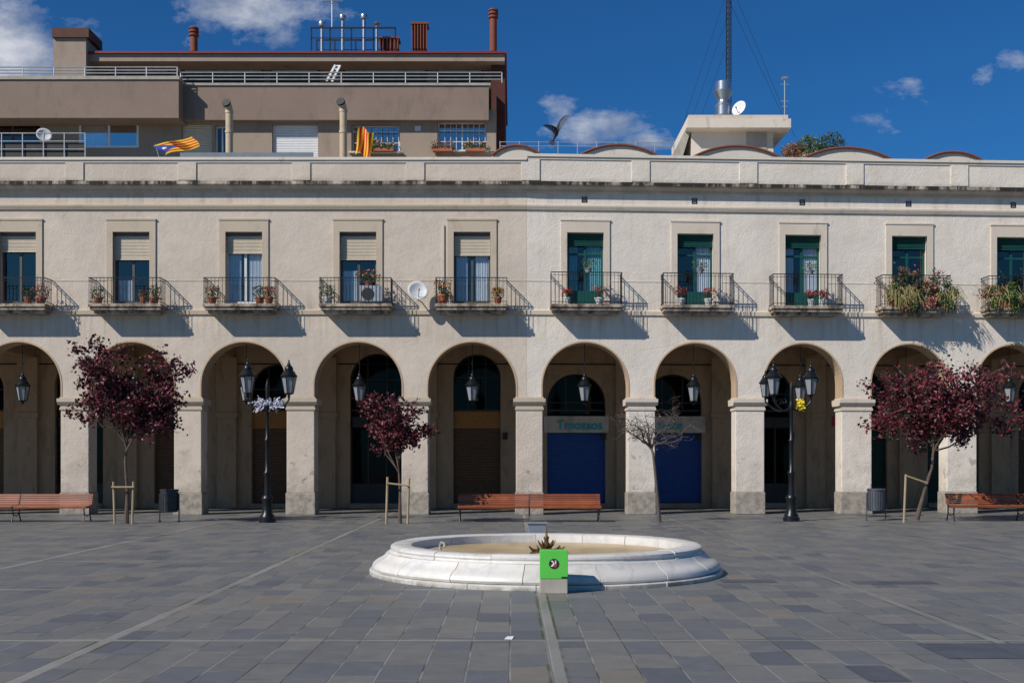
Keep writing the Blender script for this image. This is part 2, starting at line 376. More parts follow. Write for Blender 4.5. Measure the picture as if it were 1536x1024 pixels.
    c=MB(); c.extr([(W-.002,6.50),(W-.05,6.53),(W-.06,6.66),(W-.002,6.70)],xl,xr); c.build('string_course',tl,B,shear=True)
    c=MB(); c.box(xl,xr,W-.07,W+.42,ztop,ztop+.09); c.box(xl,xr,W-.03,W,ztop-.08,ztop-.002); c.build('coping','coping',B,shear=True)
    pv=xl; c=MB()
    for i in idx:
        c.box(pv,XC[i]-.825,W-.012,W-.001,7.62,7.65); pv=XC[i]+.825
    c.box(pv,xr,W-.012,W-.001,7.62,7.65); c.build('string_course',wallmat,B,shear=True)
    for i in idx:
        x=wx(CEN[i]+(-85 if not green else -82)); q=MB(); q.box(x-.30,x+.30,W-.035,W+.001,10.9,ztop-.085); q.build('parapet_pilaster',wallmat,B,shear=True,bevel=.01)
    for j,i in enumerate(idx):
        x=XC[i]; y=W
        s=MB(); o=.6; e=.80
        s.box(x-e,x-o,y-.04,y+.05,6.82,9.60); s.box(x+o,x+e,y-.04,y+.05,6.82,9.60); s.box(x-o,x+o,y-.04,y+.05,9.225,9.60)
        s.box(x-e-.02,x+e+.02,y-.06,y+.04,9.60,9.65)
        s.build('window_surround','trim' if not green else 'trim_light',B,shear=True)
        fm=MB(); yf=y+.22; fr_='green_wood' if green else ('white_frame' if i in (4,) else 'alu')
        top=9.22
        for a,b in ((-.6,-.53),(-.04,.04),(.53,.6)): fm.box(x+a,x+b,yf,yf+.05,6.82,top)
        lo=7.0 if not green else 7.35
        fm.box(x-.53,x-.04,yf,yf+.05,6.82,lo); fm.box(x+.04,x+.53,yf,yf+.05,6.82,lo)
        fm.box(x-.53,x-.04,yf,yf+.05,top-.1,top); fm.box(x+.04,x+.53,yf,yf+.05,top-.1,top)
        if green:
            fm.box(x-.53,x-.04,yf+.002,yf+.05,8.52,8.58); fm.box(x+.04,x+.53,yf+.002,yf+.05,8.52,8.58)
        Fm=fm.build('window',fr_,B,shear=True)
        pn=MB(); pn.quad((x-.56,yf+.03,6.9),(x+.56,yf+.03,6.9),(x+.56,yf+.03,top-.04),(x-.56,yf+.03,top-.04)); pn.build('pane','glass',Fm,shear=True)
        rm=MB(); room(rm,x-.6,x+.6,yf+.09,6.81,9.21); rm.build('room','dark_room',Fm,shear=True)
        if green:
            sh=MB(); slats(sh,x-.59,x+.59,y+.14,8.80,9.215,.045); sh.build('roller_shutter','green_wood',Fm,shear=True)
            cu=MB()
            if i in (7,8,9): curtain(cu,x+.02,x+.55,yf+.07,6.9,8.9,amp=.018)
            if i in (7,9): curtain(cu,x-.55,x-.25,yf+.07,6.9,8.9,amp=.018)
            if cu.v: cu.build('curtain','curtain' if i!=7 else 'curtain_teal',Fm,shear=True)
        else:
            zb={0:8.2,1:8.7,2:8.62,3:8.36,4:8.57,5:8.36,6:8.50}.get(i,8.4)
            sh=MB(); slats(sh,x-.59,x+.59,y+.14,zb,9.12,.045); sh.box(x-.59,x+.59,y+.12,y+.16,zb-.03,zb)
            sh.build('roller_shutter','roller',Fm,shear=True)
            sh=MB(); sh.box(x-.595,x+.595,y+.08,y+.2,9.12,9.215); sh.build('shutter_box','alu',Fm,shear=True)
            cu=MB()
            if i in (4,6): curtain(cu,x-.55,x-.15,yf+.07,6.9,zb,amp=.018)
            if i in (5,3): curtain(cu,x-.55,x-.05,yf+.07,6.9,8.0 if i==5 else 7.7,amp=.018)
            if i in (4,6): curtain(cu,x+.1,x+.55,yf+.07,6.9,zb,amp=.018)
            if cu.v: cu.build('curtain','curtain',Fm,shear=True)
        bl=MB(); hx=1.17; P=.68
        bl.box(x-hx,x+hx,y-P,y-.002,6.70,6.80); bl.box(x-hx+.05,x+hx-.05,y-P+.05,y-.003,6.60,6.70); bl.box(x-hx+.14,x+hx-.14,y-P+.14,y-.004,6.50,6.60)
        Bl=bl.build('balcony','slab',B,shear=True,bevel=.012)
        r=MB(); rt=railz; e=.03
        xa,xb,ya=x-hx+e,x+hx-e,y-P+e
        for z_,th in ((rt,.013),(6.87,.009),(rt-.09,.006)):
            r.box(xa-.012,xb+.012,ya-.012,ya+.012,z_-th,z_+th); r.box(xa-.012,xa+.012,ya+.012,y,z_-th,z_+th); r.box(xb-.012,xb+.012,ya+.012,y,z_-th,z_+th)
        n=19
        for k in range(n+1):
            xk=xa+(xb-xa)*k/n; r.box(xk-.006,xk+.006,ya-.006,ya+.006,6.8,rt)
        for k in range(1,6):
            yk=ya+(y-ya)*k/6
            for xq in (xa,xb): r.box(xq-.006,xq+.006,yk-.006,yk+.006,6.8,rt)
        r.build('railing','iron',Bl,shear=True)
    SPEC={0:(.9,5.3,'brown_door'),1:(.9,5.3,'brown_door'),2:(.9,5.5,'grey_door'),3:(.9,5.3,'brown_door'),4:(.95,5.35,'brown_door'),5:(1.0,5.75,'grey_door'),6:(.88,5.72,'brown_door'),
          7:(1.09,5.0,'blue_shutter'),8:(1.09,5.0,'blue_shutter'),9:(.95,5.2,'grey_door'),10:(1.0,5.2,'dark_green_door'),11:(1.0,5.2,'dark_green_door'),12:(1,5.2,'brown_door'),13:(1,5.2,'brown_door')}
    iw=MB(); y=W+INN; zt=6.0
    prev=xl
    for i in idx:
        hw,zt_,dm=SPEC[i]; cx=XC[i]; zs=zt_-hw
        iw.quad((prev,y,0),(cx-hw,y,0),(cx-hw,y,zt),(prev,y,zt)); prev=cx+hw
        A=arc(cx,hw,zs,20)
        for k in range(20):
            iw.quad((A[k][0],y,A[k][1]),(A[k+1][0],y,A[k+1][1]),(A[k+1][0],y,zt),(A[k][0],y,zt))
        AA=[(cx-hw,0)]+A+[(cx+hw,0)]
        for k in range(len(AA)-1):
            iw.quad((AA[k][0],y,AA[k][1]),(AA[k+1][0],y,AA[k+1][1]),(AA[k+1][0],y+.3,AA[k+1][1]),(AA[k][0],y+.3,AA[k][1]))
        iw.box(cx-hw,cx+hw,y-.15,y+.3,0,.16)
    iw.quad((prev,y,0),(xr,y,0),(xr,y,zt),(prev,y,zt))
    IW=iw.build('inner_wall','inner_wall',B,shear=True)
    for i in idx:
        if i+1<len(XL) and i!=idx[-1]:
            a=(XR[i]+XL[i+1])/2; q=MB(); q.box(a-.36,a+.36,y-.18,y+.01,0,3.35); q.box(a-.42,a+.42,y-.24,y+.01,3.35,3.55); q.box(a-.38,a+.38,y-.2,y+.01,3.55,5.6)
            q.build('pilaster','inner_wall',IW,shear=True,bevel=.01)
        hw,zt_,dm=SPEC[i]; cx=XC[i]; zs=zt_-hw; yd=y+.18
        d=MB()
        if dm in('blue_shutter',):
            slats(d,cx-hw,cx+hw,yd,.2,2.78,.075)
        elif dm=='grey_door':
            d.box(cx-hw,cx+hw,yd,yd+.04,.18,.9)
            for a in (-1,-.35,.35,1): d.box(cx+a*(hw-.03)-.03,cx+a*(hw-.03)+.03,yd-.02,yd,.18,3.3)
            d.box(cx-hw,cx+hw,yd-.02,yd+.04,3.0,3.4)
        else:
            slats(d,cx-hw,cx+hw,yd,.2,2.95,.1)
        D=d.build('shop_shutter' if dm!='grey_door' else 'shop_front',dm,B,shear=True)
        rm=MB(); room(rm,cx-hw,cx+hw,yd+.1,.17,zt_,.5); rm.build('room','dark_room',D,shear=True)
        if dm=='grey_door':
            q=MB(); q.quad((cx-hw,yd+.02,.9),(cx+hw,yd+.02,.9),(cx+hw,yd+.02,3.0),(cx-hw,yd+.02,3.0)); q.build('pane','shop_glass',D,shear=True)
        if dm=='brown_door':
            q=MB(); q.box(cx-hw,cx+hw,yd-.02,yd+.03,2.96,3.6); q.build('board_panel','osb',D,shear=True)
        if dm in('blue_shutter','dark_green_door'):
            q=MB(); q.box(cx-hw-.12,cx+hw+.12,y-.06,y-.004,2.80 if dm=='blue_shutter' else 3.05,3.42); q.build('sign_board','sign_band' if dm=='blue_shutter' else 'red_sign',B,shear=True)
        f=MB(); A=arc(cx,hw-.03,zs,20)
        for a in (-.36,.36):
            hgt=zs+math.sqrt(max(.01,hw*hw-(a*hw)**2))-.03
            f.box(cx+a*hw-.025,cx+a*hw+.025,yd-.01,yd+.03,3.6,hgt)
        f.box(cx-hw+.03,cx+hw-.03,yd-.014,yd+.034,3.6,3.68); f.box(cx-hw+.03,cx+hw-.03,yd-.012,yd+.032,max(zs,3.75),max(zs,3.75)+.05)
        f.tube([(a,yd,z) for a,z in A],.03,6)
        Fl=f.build('fanlight','grey_door',B,shear=True)
        q=MB(); q.add([(a,yd+.02,z) for a,z in ([(cx-hw+.02,3.5)]+A+[(cx+hw-.02,3.5)])],[tuple(range(23))]); q.build('pane','shop_glass',Fl,shear=True)
    for i in idx:
        if i in (6,7,8,9):
            x=XR[i]+.02; q=MB(); q.box(x-.5,x-.32,y-.08,y-.003,2.55,2.8); q.build('meter_box','black_paint',B,shear=True)
    q=MB(); q.tube([(xl,y-.03,5.35),(xr,y-.03,5.35)],.02,5); q.build('conduit','black_paint',B,shear=True)
    return B
BL_=arcade('arcaded_building',[0,1,2,3,4,5,6],XL[0]-1,X0-.002,'stucco_left',11.56,'long beige stucco arcaded building on the left with roller shuttered balcony windows and dirty cornice',False,7.63)
BR_=arcade('arcaded_building',[7,8,9,10,11,12],X0+.002,XR[12]+.6,'stucco_right',11.68,'whiter arcaded building on the right with green balcony doors and low vaulted roofs',True,7.82)
q=MB(); x=wx(665); q.box(x-.03,x+.03,W-.045,W-.001,6.72,9.45); q.build('conduit','trim_light',BL_)
def text(s,x,y,z,size,mat,parent,name='lettering',ext=.008,rotz=0):
    c=bpy.data.curves.new('t','FONT'); c.body=s; c.size=size; c.extrude=ext; c.align_x='CENTER'; c.offset=.008
    o=bpy.data.objects.new('t',c); COL.objects.link(o); bpy.context.view_layer.update()
    me=bpy.data.meshes.new_from_object(o); bpy.data.objects.remove(o)
    R_=Matrix.Translation(Vector((x,y,z))-wl(parent))@Matrix.Rotation(rotz,4,'Z')@Matrix.Rotation(math.pi/2,4,'X')
    me.transform(R_); me.materials.clear(); me.materials.append(MATS[mat]); o=bpy.data.objects.new(name,me); COL.objects.link(o); o.parent=parent; return o
ry=math.atan(.055)
def shop(s,i,dx,z,size,mat):
    x=XC[i]+dx; text(s,x,W+INN+yo(x)-.08,z,size,mat,BR_,rotz=ry,ext=.012)
shop("Tmossos",7,.12,2.93,.48,'teal_paint'); shop("tmos",8,-.1,2.93,.48,'teal_paint')
shop("L",10,-.78,3.11,.28,'white_paint'); shop("T",10,.78,3.11,.28,'white_paint')
for i in range(7,12):
    x=XC[i]-.03; z=10.30; v=MB(); y=W
    v.box(x-.09,x+.09,y-.012,y+.01,z-.09,z-.06); v.box(x-.09,x+.09,y-.012,y+.01,z+.06,z+.09); v.box(x-.09,x-.06,y-.012,y+.01,z-.06,z+.06); v.box(x+.06,x+.09,y-.012,y+.01,z-.06,z+.06)
    for k in (-.03,0,.03): v.box(x-.06,x+.06,y-.008,y-.002,z+k-.008,z+k+.008)
    v.build('wall_vent','iron',BR_,shear=True)
for a,b,rise in ((738,812,15),(868,992,18),(1040,1180,19),(1208,1352,19),(1396,1494,15),(1560,1680,15)):
    Yv=39.6; xa,xb=xx(a,Yv),xx(b,Yv); zb=zz(234,Yv); h=rise*Yv/F; hw=(xb-xa)/2; cx=(xa+xb)/2; Rr=(hw*hw+h*h)/(2*h); a0=math.asin(hw/Rr)
    pts=[(cx+Rr*math.sin(-a0+2*a0*k/20),zb+h-Rr+Rr*math.cos(-a0+2*a0*k/20)) for k in range(21)]
    v=MB()
    base=[(xa,zb-.6)]+pts+[(xb,zb-.6)]
    v.add([(p,Yv+.05,z) for p,z in base]+[(p,Yv+9,z) for p,z in base],[tuple(range(23))]+[(k,k+1,k+24,k+23) for k in range(22)])
    V=v.build('vault_roof','coping',BR_,shear=True)
    v=MB(); v.tube([(p,Yv,z+.02) for p,z in pts],.045,8); v.build('vault_rim','vault_red',V,shear=True,smooth=True)
D=thing('satellite_dish',(wx(628),W-.3,7.2),'round white satellite dish fixed to the wall between the fourth and fifth balconies','satellite dish')
def dish(parent,c,r,dirv):
    d=Vector(dirv).normalized(); a=d.orthogonal().normalized(); b=d.cross(a); m=MB(); n=20; c=Vector(c)
    vs=[c]
    for j in range(1,5):
        rr=r*j/4
        for k in range(n): vs.append(c+(a*math.cos(2*math.pi*k/n)+b*math.sin(2*math.pi*k/n))*rr+d*(.28*rr*rr/r))
    fs=[(0,1+k,1+(k+1)%n) for k in range(n)]
    for j in range(3):
        for k in range(n): fs.append((1+j*n+k,1+j*n+n+k,1+j*n+n+(k+1)%n,1+j*n+(k+1)%n))
    m.add(vs,fs); o=m.build('reflector','dish',parent,True)
    sm=o.modifiers.new('s','SOLIDIFY'); sm.thickness=.012
    m=MB(); m.tube([c-Vector((0,0,r*.7))+d*.1,c+d*r*.9-Vector((0,0,r*.25))],.012,6); m.tube([c+d*r*.85-Vector((0,0,r*.25)),c+d*r*1.05-Vector((0,0,r*.25))],.03,8); m.build('feed_arm','grey_box',parent)
dish(D,(wx(628),W-.38,7.22),.34,(.25,-1,.35))
m=MB(); m.tube([(wx(628),W-.36,7.2),(wx(628),W-.3,6.95),(wx(632),W,6.95)],.02,8); m.build('bracket','grey_box',D)

# ---------- potted plants on balconies
def pot_plant(x,y,z,r,h,leafm,potm,label,flower=None,nl=140,group='potted plants on the balconies',spread=1.0):
    o=thing('potted_plant',(x,y,z),label,'potted plant',group)
    p=MB(); p.lathe([(r*.68,0),(r*.72,.01),(r*.95,h*.8),(r*1.06,h*.8),(r*1.08,h),(r*.95,h),(r*.9,h*.9)],x,y,z,14); p.build('pot',potm,o,True)
    f=MB(); c=Vector((x,y,z+h))
    for k in range(12):
        t=Vector((U(-1,1)*r*1.3*spread,U(-1,1)*r,U(.6,1.9)*r*1.6)); f.tube([c,c+t*.5,c+t],[.006,.005,.002],4,False)
    for k in range(nl):
        a=U(0,6.28); rr=r*1.6*math.sqrt(rnd())*spread; f.leaf(c+Vector((rr*math.cos(a),rr*.7*math.sin(a),U(.0,1)*r*2.6-rr*.3)),U(.05,.1),.5,.6)
    f.build('foliage',leafm,o)
    if flower:
        f=MB()
        for k in range(60):
            a=U(0,6.28); rr=r*1.5*math.sqrt(rnd())*spread; f.leaf(c+Vector((rr*math.cos(a),rr*.7*math.sin(a)-.05,U(.5,1.1)*r*2.2)),U(.04,.075),.9)
        f.build('flowers',flower,o)
    return o
ORD={2:'leftmost',3:'second',4:'third',5:'fourth',6:'fifth',7:'sixth',8:'seventh',9:'eighth',10:'ninth',11:'tenth'}
def bal(i,dx,leafm,potm,desc,r=.13,h=.22,z=6.80,dy=-.5,**k):
    x=XC[i]+dx; o_= 'leftmost balcony' if i==2 else ORD[i]+' balcony from left'
    return pot_plant(x,W+yo(x)+dy,z,r,h,leafm,potm,desc+' '+o_,**k)
bal(2,.95,'dry_leaf','terracotta','dry pink blooming potted plant, right end of',r=.17,flower='pink_flower',spread=1.2)
bal(2,.55,'dark_leaf','terracotta','small dark green potted plant on')
bal(3,-.9,'green_leaf','terracotta','terracotta potted green plant, left end of',r=.15)
bal(3,.9,'green_leaf','terracotta','bushy green potted plant, right end of',r=.16,nl=200)
bal(3,.55,'dry_leaf','terracotta','small withered potted plant, right of door on',r=.1)
bal(4,-.9,'green_leaf','terracotta','clay potted plant with pale flowers, left end of',r=.15,flower='pink_flower')
bal(4,.62,'green_leaf','terracotta','leafy green potted plant, right of door on',r=.15)
bal(4,.93,'dry_leaf','terracotta','reddish potted plant in right corner of',r=.14,flower='pink_flower')
bal(5,-.92,'green_leaf','white_pot','round green potted plant, left end of',r=.17,nl=220)
bal(6,-.92,'dark_leaf','terracotta','tall bushy plant with orange blooms, left end of',r=.19,h=.3,nl=240,flower='orange_flower')
bal(6,.85,'green_leaf','terracotta','small orange clay pot plant, right end of',r=.13,flower='orange_flower')
bal(7,-.62,'dark_leaf','white_pot','white pot of red flowers, left side of',r=.12,flower='red_flower',nl=60)
bal(7,.42,'dark_leaf','white_pot','fuller white pot of red flowers, right side of',r=.15,flower='red_flower',nl=60)
bal(8,-.55,'dark_leaf','white_pot','white pot of red flowers, left side of',r=.15,flower='red_flower',nl=60)
bal(8,.35,'dark_leaf','white_pot','white pot of red flowers, right of centre on',r=.14,flower='red_flower',nl=60)
bal(9,.15,'dark_leaf','white_pot','white pot of red flowers, centred on',r=.13,flower='red_flower',nl=60)
bal(9,.5,'dark_leaf','white_pot','smaller white pot of red flowers beside another on',r=.11,flower='red_flower',nl=50)
for i in (7,8,9):
    bal(i,.05,'green_leaf','grey_box','planter of pale leaves on rail top of',r=.12,h=.14,z=7.80,dy=-.70,spread=1.4,nl=90)
def bush(x,y,z,rx,ry_,rz,n,mat,label,flower=None,grass=0,stems=0,clumps=11,mat2=None):
    o=thing('balcony_bush',(x,y,z),label,'balcony plant','overgrown plants on the right-hand balconies')
    p=MB(); p.box(x-rx*.7,x+rx*.7,y-.12,y+.12,z,z+.2); p.build('planter','terracotta',o,bevel=.02)
    f=MB(); f3=MB()
    cl=[(x+U(-1,1)*rx,y+U(-1,1)*ry_-.12,z+U(-.2,1)*rz+.1,U(.6,1.4)) for _ in range(clumps)]
    for c in cl: f.tube([(x+U(-.3,.3)*rx,y,z+.15),(c[0],c[1],c[2])],[.01,.004],4,False)
    for k in range(n):
        c=random.choice(cl); tgt=f3 if (mat2 and cl.index(c)%3==0) else f
        tgt.leaf(Vector((random.gauss(c[0],rx*.16*c[3]),random.gauss(c[1],.10),random.gauss(c[2],rz*.13*c[3]))),U(.06,.13),.5,.3)
    for k in range(stems):
        b=Vector((x+U(-.4,.4)*rx,y,z+.2)); tip=b+Vector((U(-1.9,1.6)*rx,U(-.3,.3),U(.4,1.3)*rz)); f.tube([b,b.lerp(tip,.5)+Vector((0,0,.08)),tip],[.010,.007,.003],4,False)
        for q in range(8): f.leaf(b.lerp(tip,U(.5,1))+Vector((U(-.05,.05),0,U(-.03,.06))),.055)
    Fo_=f.build('foliage',mat,o)
    if f3.v: f3.build('inner_foliage',mat2,Fo_)
    if grass:
        f=MB()
        for k in range(grass):
            ca=U(-1,1); a=Vector((x+ca*rx,y-U(0,.15),z+U(.15,.5))); L=U(.1,.6)*(1-.4*abs(ca)); d=U(-.35,.35); up=U(0,.25)
            p1=a+Vector((d*.5,-.15,up)); p2=a+Vector((d*.9,-.24,up*.4-L*.4)); p3=a+Vector((d*1.1,-.26,-L)); w_=.010
            f.add([a+Vector((-w_,0,0)),a+Vector((w_,0,0)),p1+Vector((w_,0,0)),p1+Vector((-w_,0,0)),p2+Vector((w_,0,0)),p2+Vector((-w_,0,0)),p3],[(0,1,2,3),(3,2,4,5),(5,4,6)])
        f.build('trailing_grass','dry_grass',o)
    if flower:
        f=MB(); fc=random.sample(cl,min(5,len(cl)))
        for k in range(200): c=random.choice(fc); f.leaf(Vector((random.gauss(c[0],rx*.16),c[1]-U(0,.15),random.gauss(c[2]+.06,rz*.1))),U(.05,.09),.9)
        f.build('flowers',flower,o)
yb=lambda x:W+yo(x)-.55
x=XC[10]-.5; bush(x,yb(x),6.80,.45,.15,.7,600,'dry_leaf','straw-coloured grass and dry twiggy plant spilling over left of ninth balcony',grass=130,stems=30,mat2='green_leaf')
x=XC[10]+.1; bush(x,yb(x),6.80,.58,.15,1.0,1400,'dark_leaf','tall pink flowering bush in the middle of the overgrown ninth balcony','pink_flower',stems=8,clumps=16,mat2='dry_leaf')
x=XC[10]+1.0; bush(x,yb(x),6.80,.36,.15,.65,900,'green_leaf','yellow green trailing plant at right corner of the overgrown ninth balcony',grass=50,mat2='dark_leaf')
x=XC[11]-.75; bush(x,yb(x),6.80,.5,.15,.6,1100,'green_leaf','yellow green leafy plant at left of the tenth balcony',grass=40,stems=6,mat2='dry_leaf')
x=XC[11]+.25; bush(x,yb(x),6.80,.6,.15,1.0,1300,'dark_leaf','dark pink flowering shrub right on the tenth balcony','pink_flower',stems=12,clumps=16,mat2='dry_leaf')
x=XC[5]+.5; y=W-.5
A=thing('air_conditioner',(x,y,6.8),'grey metal air conditioner unit standing on the fourth balcony behind the railing','air conditioner')
m=MB(); m.box(x-.36,x+.36,y-.14,y+.14,6.84,7.38); m.build('casing','rail_grey',A,bevel=.015)
m=MB(); m.lathe([(.2,0),(.2,.01)],0,0,0,20); m.v=[Vector((v.x+x-.1,y-.145-v.z,v.y+7.11)) for v in m.v]; m.build('fan_grille','black_paint',A)
pot_plant(x-.1,y,7.381,.15,.14,'dark_leaf','terracotta','orange flowers in a low pot on top of the air conditioner',flower='orange_flower',spread=1.7,nl=150)

# ---------- lanterns
def lantern_mesh(cx,cy,z0,s,partparent):
    f=MB(); n=6
    def ring(r,z): return [Vector((cx+r*math.cos(2*math.pi*k/n+.3),cy+r*math.sin(2*math.pi*k/n+.3),z)) for k in range(n)]
    f.lathe([(.03*s,-.1*s),(.05*s,-.06*s),(.02*s,-.03*s),(.12*s,0),(.13*s,.03*s)],cx,cy,z0,12)
    lo=ring(.13*s,z0+.03*s); hi=ring(.22*s,z0+.5*s)
    for k in range(n): f.tube([lo[k],hi[k]],.012*s,4)
    f.tube(hi+[hi[0]],.016*s,4)
    Fr=f.build('lantern','lamp_iron',partparent)
    g_=MB(); g_.lathe([(.12*s,.03*s),(.205*s,.5*s)],cx,cy,z0,6,.3); g_.build('glass','lantern_glass',Fr)
    c=MB(); c.lathe([(.24*s,.5*s),(.25*s,.53*s),(.20*s,.58*s),(.16*s,.66*s),(.12*s,.68*s),(.13*s,.72*s),(.10*s,.80*s),(.05*s,.84*s),(.05*s,.88*s),(.02*s,.92*s),(.028*s,.95*s),(.005*s,1.0*s)],cx,cy,z0,12)
    c.build('cap','lamp_iron',Fr,True)
proto=None
for i in range(1,13):
    x=XC[i]; y=W+yo(x)+.35; nm={2:'in the leftmost arch, dark against the passage',3:'in the second arch behind the maroon tree',4:'in the third arch beside the lamp post',5:'in the fourth arch from left',6:'in the arch with the board panel, fifth from left',
      7:'in the sixth arch, first over a blue shutter',8:'in the seventh arch behind the bare tree',9:'in the eighth arch by the yellow ribbon lamp',10:'in the ninth arch above the leaning tree',11:'in the rightmost arch'}.get(i)
    if nm is None: continue
    if proto is None:
        proto=thing('hanging_lantern',(x,y,5.6),'','lantern','lanterns hanging in the arches')
        lantern_mesh(x,y,3.72,1.0,proto)
        m=MB(); m.tube([(x,y,4.7),(x,y,5.61)],.012,6); m.tube([(x,y,4.95),(x,y,5.0)],.03,8); m.build('rod','lamp_iron',proto)
        o=proto
    else:
        o=copy_tree(proto); o.location=(x,y,5.6)
    o['label']='dark iron hanging lantern '+nm
def street_lamp(px,Y,label):
    x=xx(px,Y); o=thing('street_lamp',(x,Y,0),label,'street lamp','ornate cast iron lamp posts')
    m=MB(); m.lathe([(.24,0),(.24,.12),(.21,.14),(.20,.2),(.15,.26),(.14,.62),(.17,.66),(.17,.7),(.11,.78)],x,Y,0,16); m.build('base','lamp_iron',o,True)
    m=MB(); m.lathe([(.10,.78),(.085,1.0),(.085,1.35),(.11,1.38),(.11,1.43),(.07,1.48),(.065,2.3),(.085,2.33),(.085,2.38),(.055,2.42),(.05,3.25),(.075,3.28),(.09,3.36),(.06,3.44),(.05,3.6),(.065,3.9),(.03,4.0),(.01,4.12)],x,Y,0,14); m.build('post','lamp_iron',o,True)
    for dx,dy in ((-.54,-.1),(.60,.1),(-.66,.45)):
        m=MB(); e=Vector((x+dx,Y+dy,3.62)); b=Vector((x,Y,3.32))
        pts=[b+Vector((dx*t,dy*t,-.10*math.sin(math.pi*t)*1.3+.2*t*t)) for t in [k/8 for k in range(9)]]
        m.tube(pts+[e],[.028]*10,6)
        c=b+Vector((dx*.42,dy*.42,.17)); u=Vector((dx,dy,0)).normalized()
        m.tube([c+(u*math.cos(a*.5)+Vector((0,0,1))*math.sin(a*.5))*(.12-.008*a) for a in range(14)],.015,5)
        m.build('arm','lamp_iron',o)
        s=1.0 if dy<.3 else .8
        lantern_mesh(e.x,e.y,3.68 if s==1.0 else 3.65,s,o)
    return o
L1=street_lamp(401,32.55,'black ornate lamp post with pale ribbon tangled round its arms, left of fountain')
L2=street_lamp(1187,33.2,'black ornate lamp post with yellow ribbon on its arm, right of fountain')
def ribbon(x,y,z,mat,label,rx,rz,n,ln=.045,wd=.022):
    m=MB()
    for k in range(n):
        a=U(-1,1); p=Vector((x+a*rx,y+U(-.10,.10),z+U(-.5,.5)*rz-.05*abs(a))); d=Vector((U(-1,1),U(-.5,.5),U(-1,.8))).normalized()*ln; w_=Vector((U(-.3,.3),U(-.3,.3),1)).normalized()*wd; pts=[p]
        for q in range(4): pts.append(pts[-1]+d+Vector((U(-.02,.02),U(-.03,.03),U(-.02,.01))))
        vs=[]
        for b in pts: vs+=[b-w_,b+w_]
        m.add(vs,[(2*q,2*q+2,2*q+3,2*q+1) for q in range(4)])
    return tag(m.build('ribbon',mat),label,'ribbon')
ribbon(L1.location.x,32.4,3.42,'white_cloth','pale torn ribbon draped over the arms of the left lamp post',.34,.20,70)
ribbon(L2.location.x+.22,33.0,3.44,'yellow_cloth','yellow ribbon bow tied to the arm of the right lamp post',.05,.34,30,.032)

# ---------- benches
def bench(px0,px1,Y,label,three=False):
    x0,x1=xx(px0,Y),xx(px1,Y); cx=(x0+x1)/2
    o=thing('wooden_bench',(cx,Y,0),label,'bench','slatted wooden benches on the square')
    m=MB()
    halves=[(x0,cx-.02),(cx+.02,x1)] if three else [(x0,x1)]
    for a,b in halves:
        for k in range(5): m.box(a,b,Y-.24+k*.085,Y-.175+k*.085,.43+.004*k,.465+.004*k)
        m.box(a,b,Y-.275,Y-.245,.40,.455)
    m.build('seat','wood_bench',o,bevel=.006)
    m=MB()
    for a,b in halves:
        for k in range(5):
            z=.50+k*.062; y=Y+.19+k*.022; m.extr([(y,z),(y+.016,z+.048),(y+.042,z+.040),(y+.026,z-.008)],a,b)
    m.build('backrest','wood_bench',o)
    for xl in ([x0+.06,cx,x1-.06] if three else [x0+.1,x1-.1]):
        m=MB(); m.tube([(xl,Y-.30,.01),(xl,Y-.23,.2),(xl,Y-.25,.41)],.02,6); m.tube([(xl,Y+.30,.01),(xl,Y+.2,.2),(xl,Y+.2,.42),(xl,Y+.31,.80)],.02,6)
        m.tube([(xl,Y-.26,.41),(xl,Y+.2,.42)],.02,6); m.tube([(xl,Y-.24,.24),(xl,Y,.17),(xl,Y+.2,.24)],.015,6)
        m.build('leg','iron',o)
    return o
bench(687,901,32.8,'long red-brown slatted bench behind the fountain',True)
bench(-85,134,32.8,'red-brown slatted bench at the left edge beside the staked maroon tree',True)
bench(1423,1640,33.2,'slatted wooden bench at the right edge below the big maroon tree',True)

# ---------- bins
def bin_(px,Y,label,mat):
    x=xx(px,Y); o=thing('litter_bin',(x,Y,0),label,'litter bin','round metal litter bins')
    m=MB(); m.lathe([(.21,.28),(.24,.30),(.245,.88),(.22,.88),(.22,.34)],x,Y,0,22)
    for k in range(22):
        a=2*math.pi*k/22; m.box(x+.247*math.cos(a)-.008,x+.247*math.cos(a)+.008,Y+.247*math.sin(a)-.008,Y+.247*math.sin(a)+.008,.33,.84)
    m.build('bucket',mat,o,True)
    m=MB(); m.lathe([(.25,.88),(.265,.89),(.265,.93),(.25,.94),(.235,.93),(.235,.885)],x,Y,0,22); m.build('rim',mat,o,True)
    for s in (-1,1):
        m=MB(); m.tube([(x+s*.28,Y,0),(x+s*.28,Y,.80),(x+s*.24,Y,.82)],.018,8); m.tube([(x+s*.28,Y-.12,.012),(x+s*.28,Y+.12,.012)],.018,6); m.build('post',mat,o)
bin_(254,32.9,'dark round litter bin beside the lamp post, left of the arches','bin_metal')
M('bin_light',(.11,.115,.13),.4,.5); bin_(1314,33.6,'lighter grey round litter bin in front of a pillar, right of the fountain','bin_light')

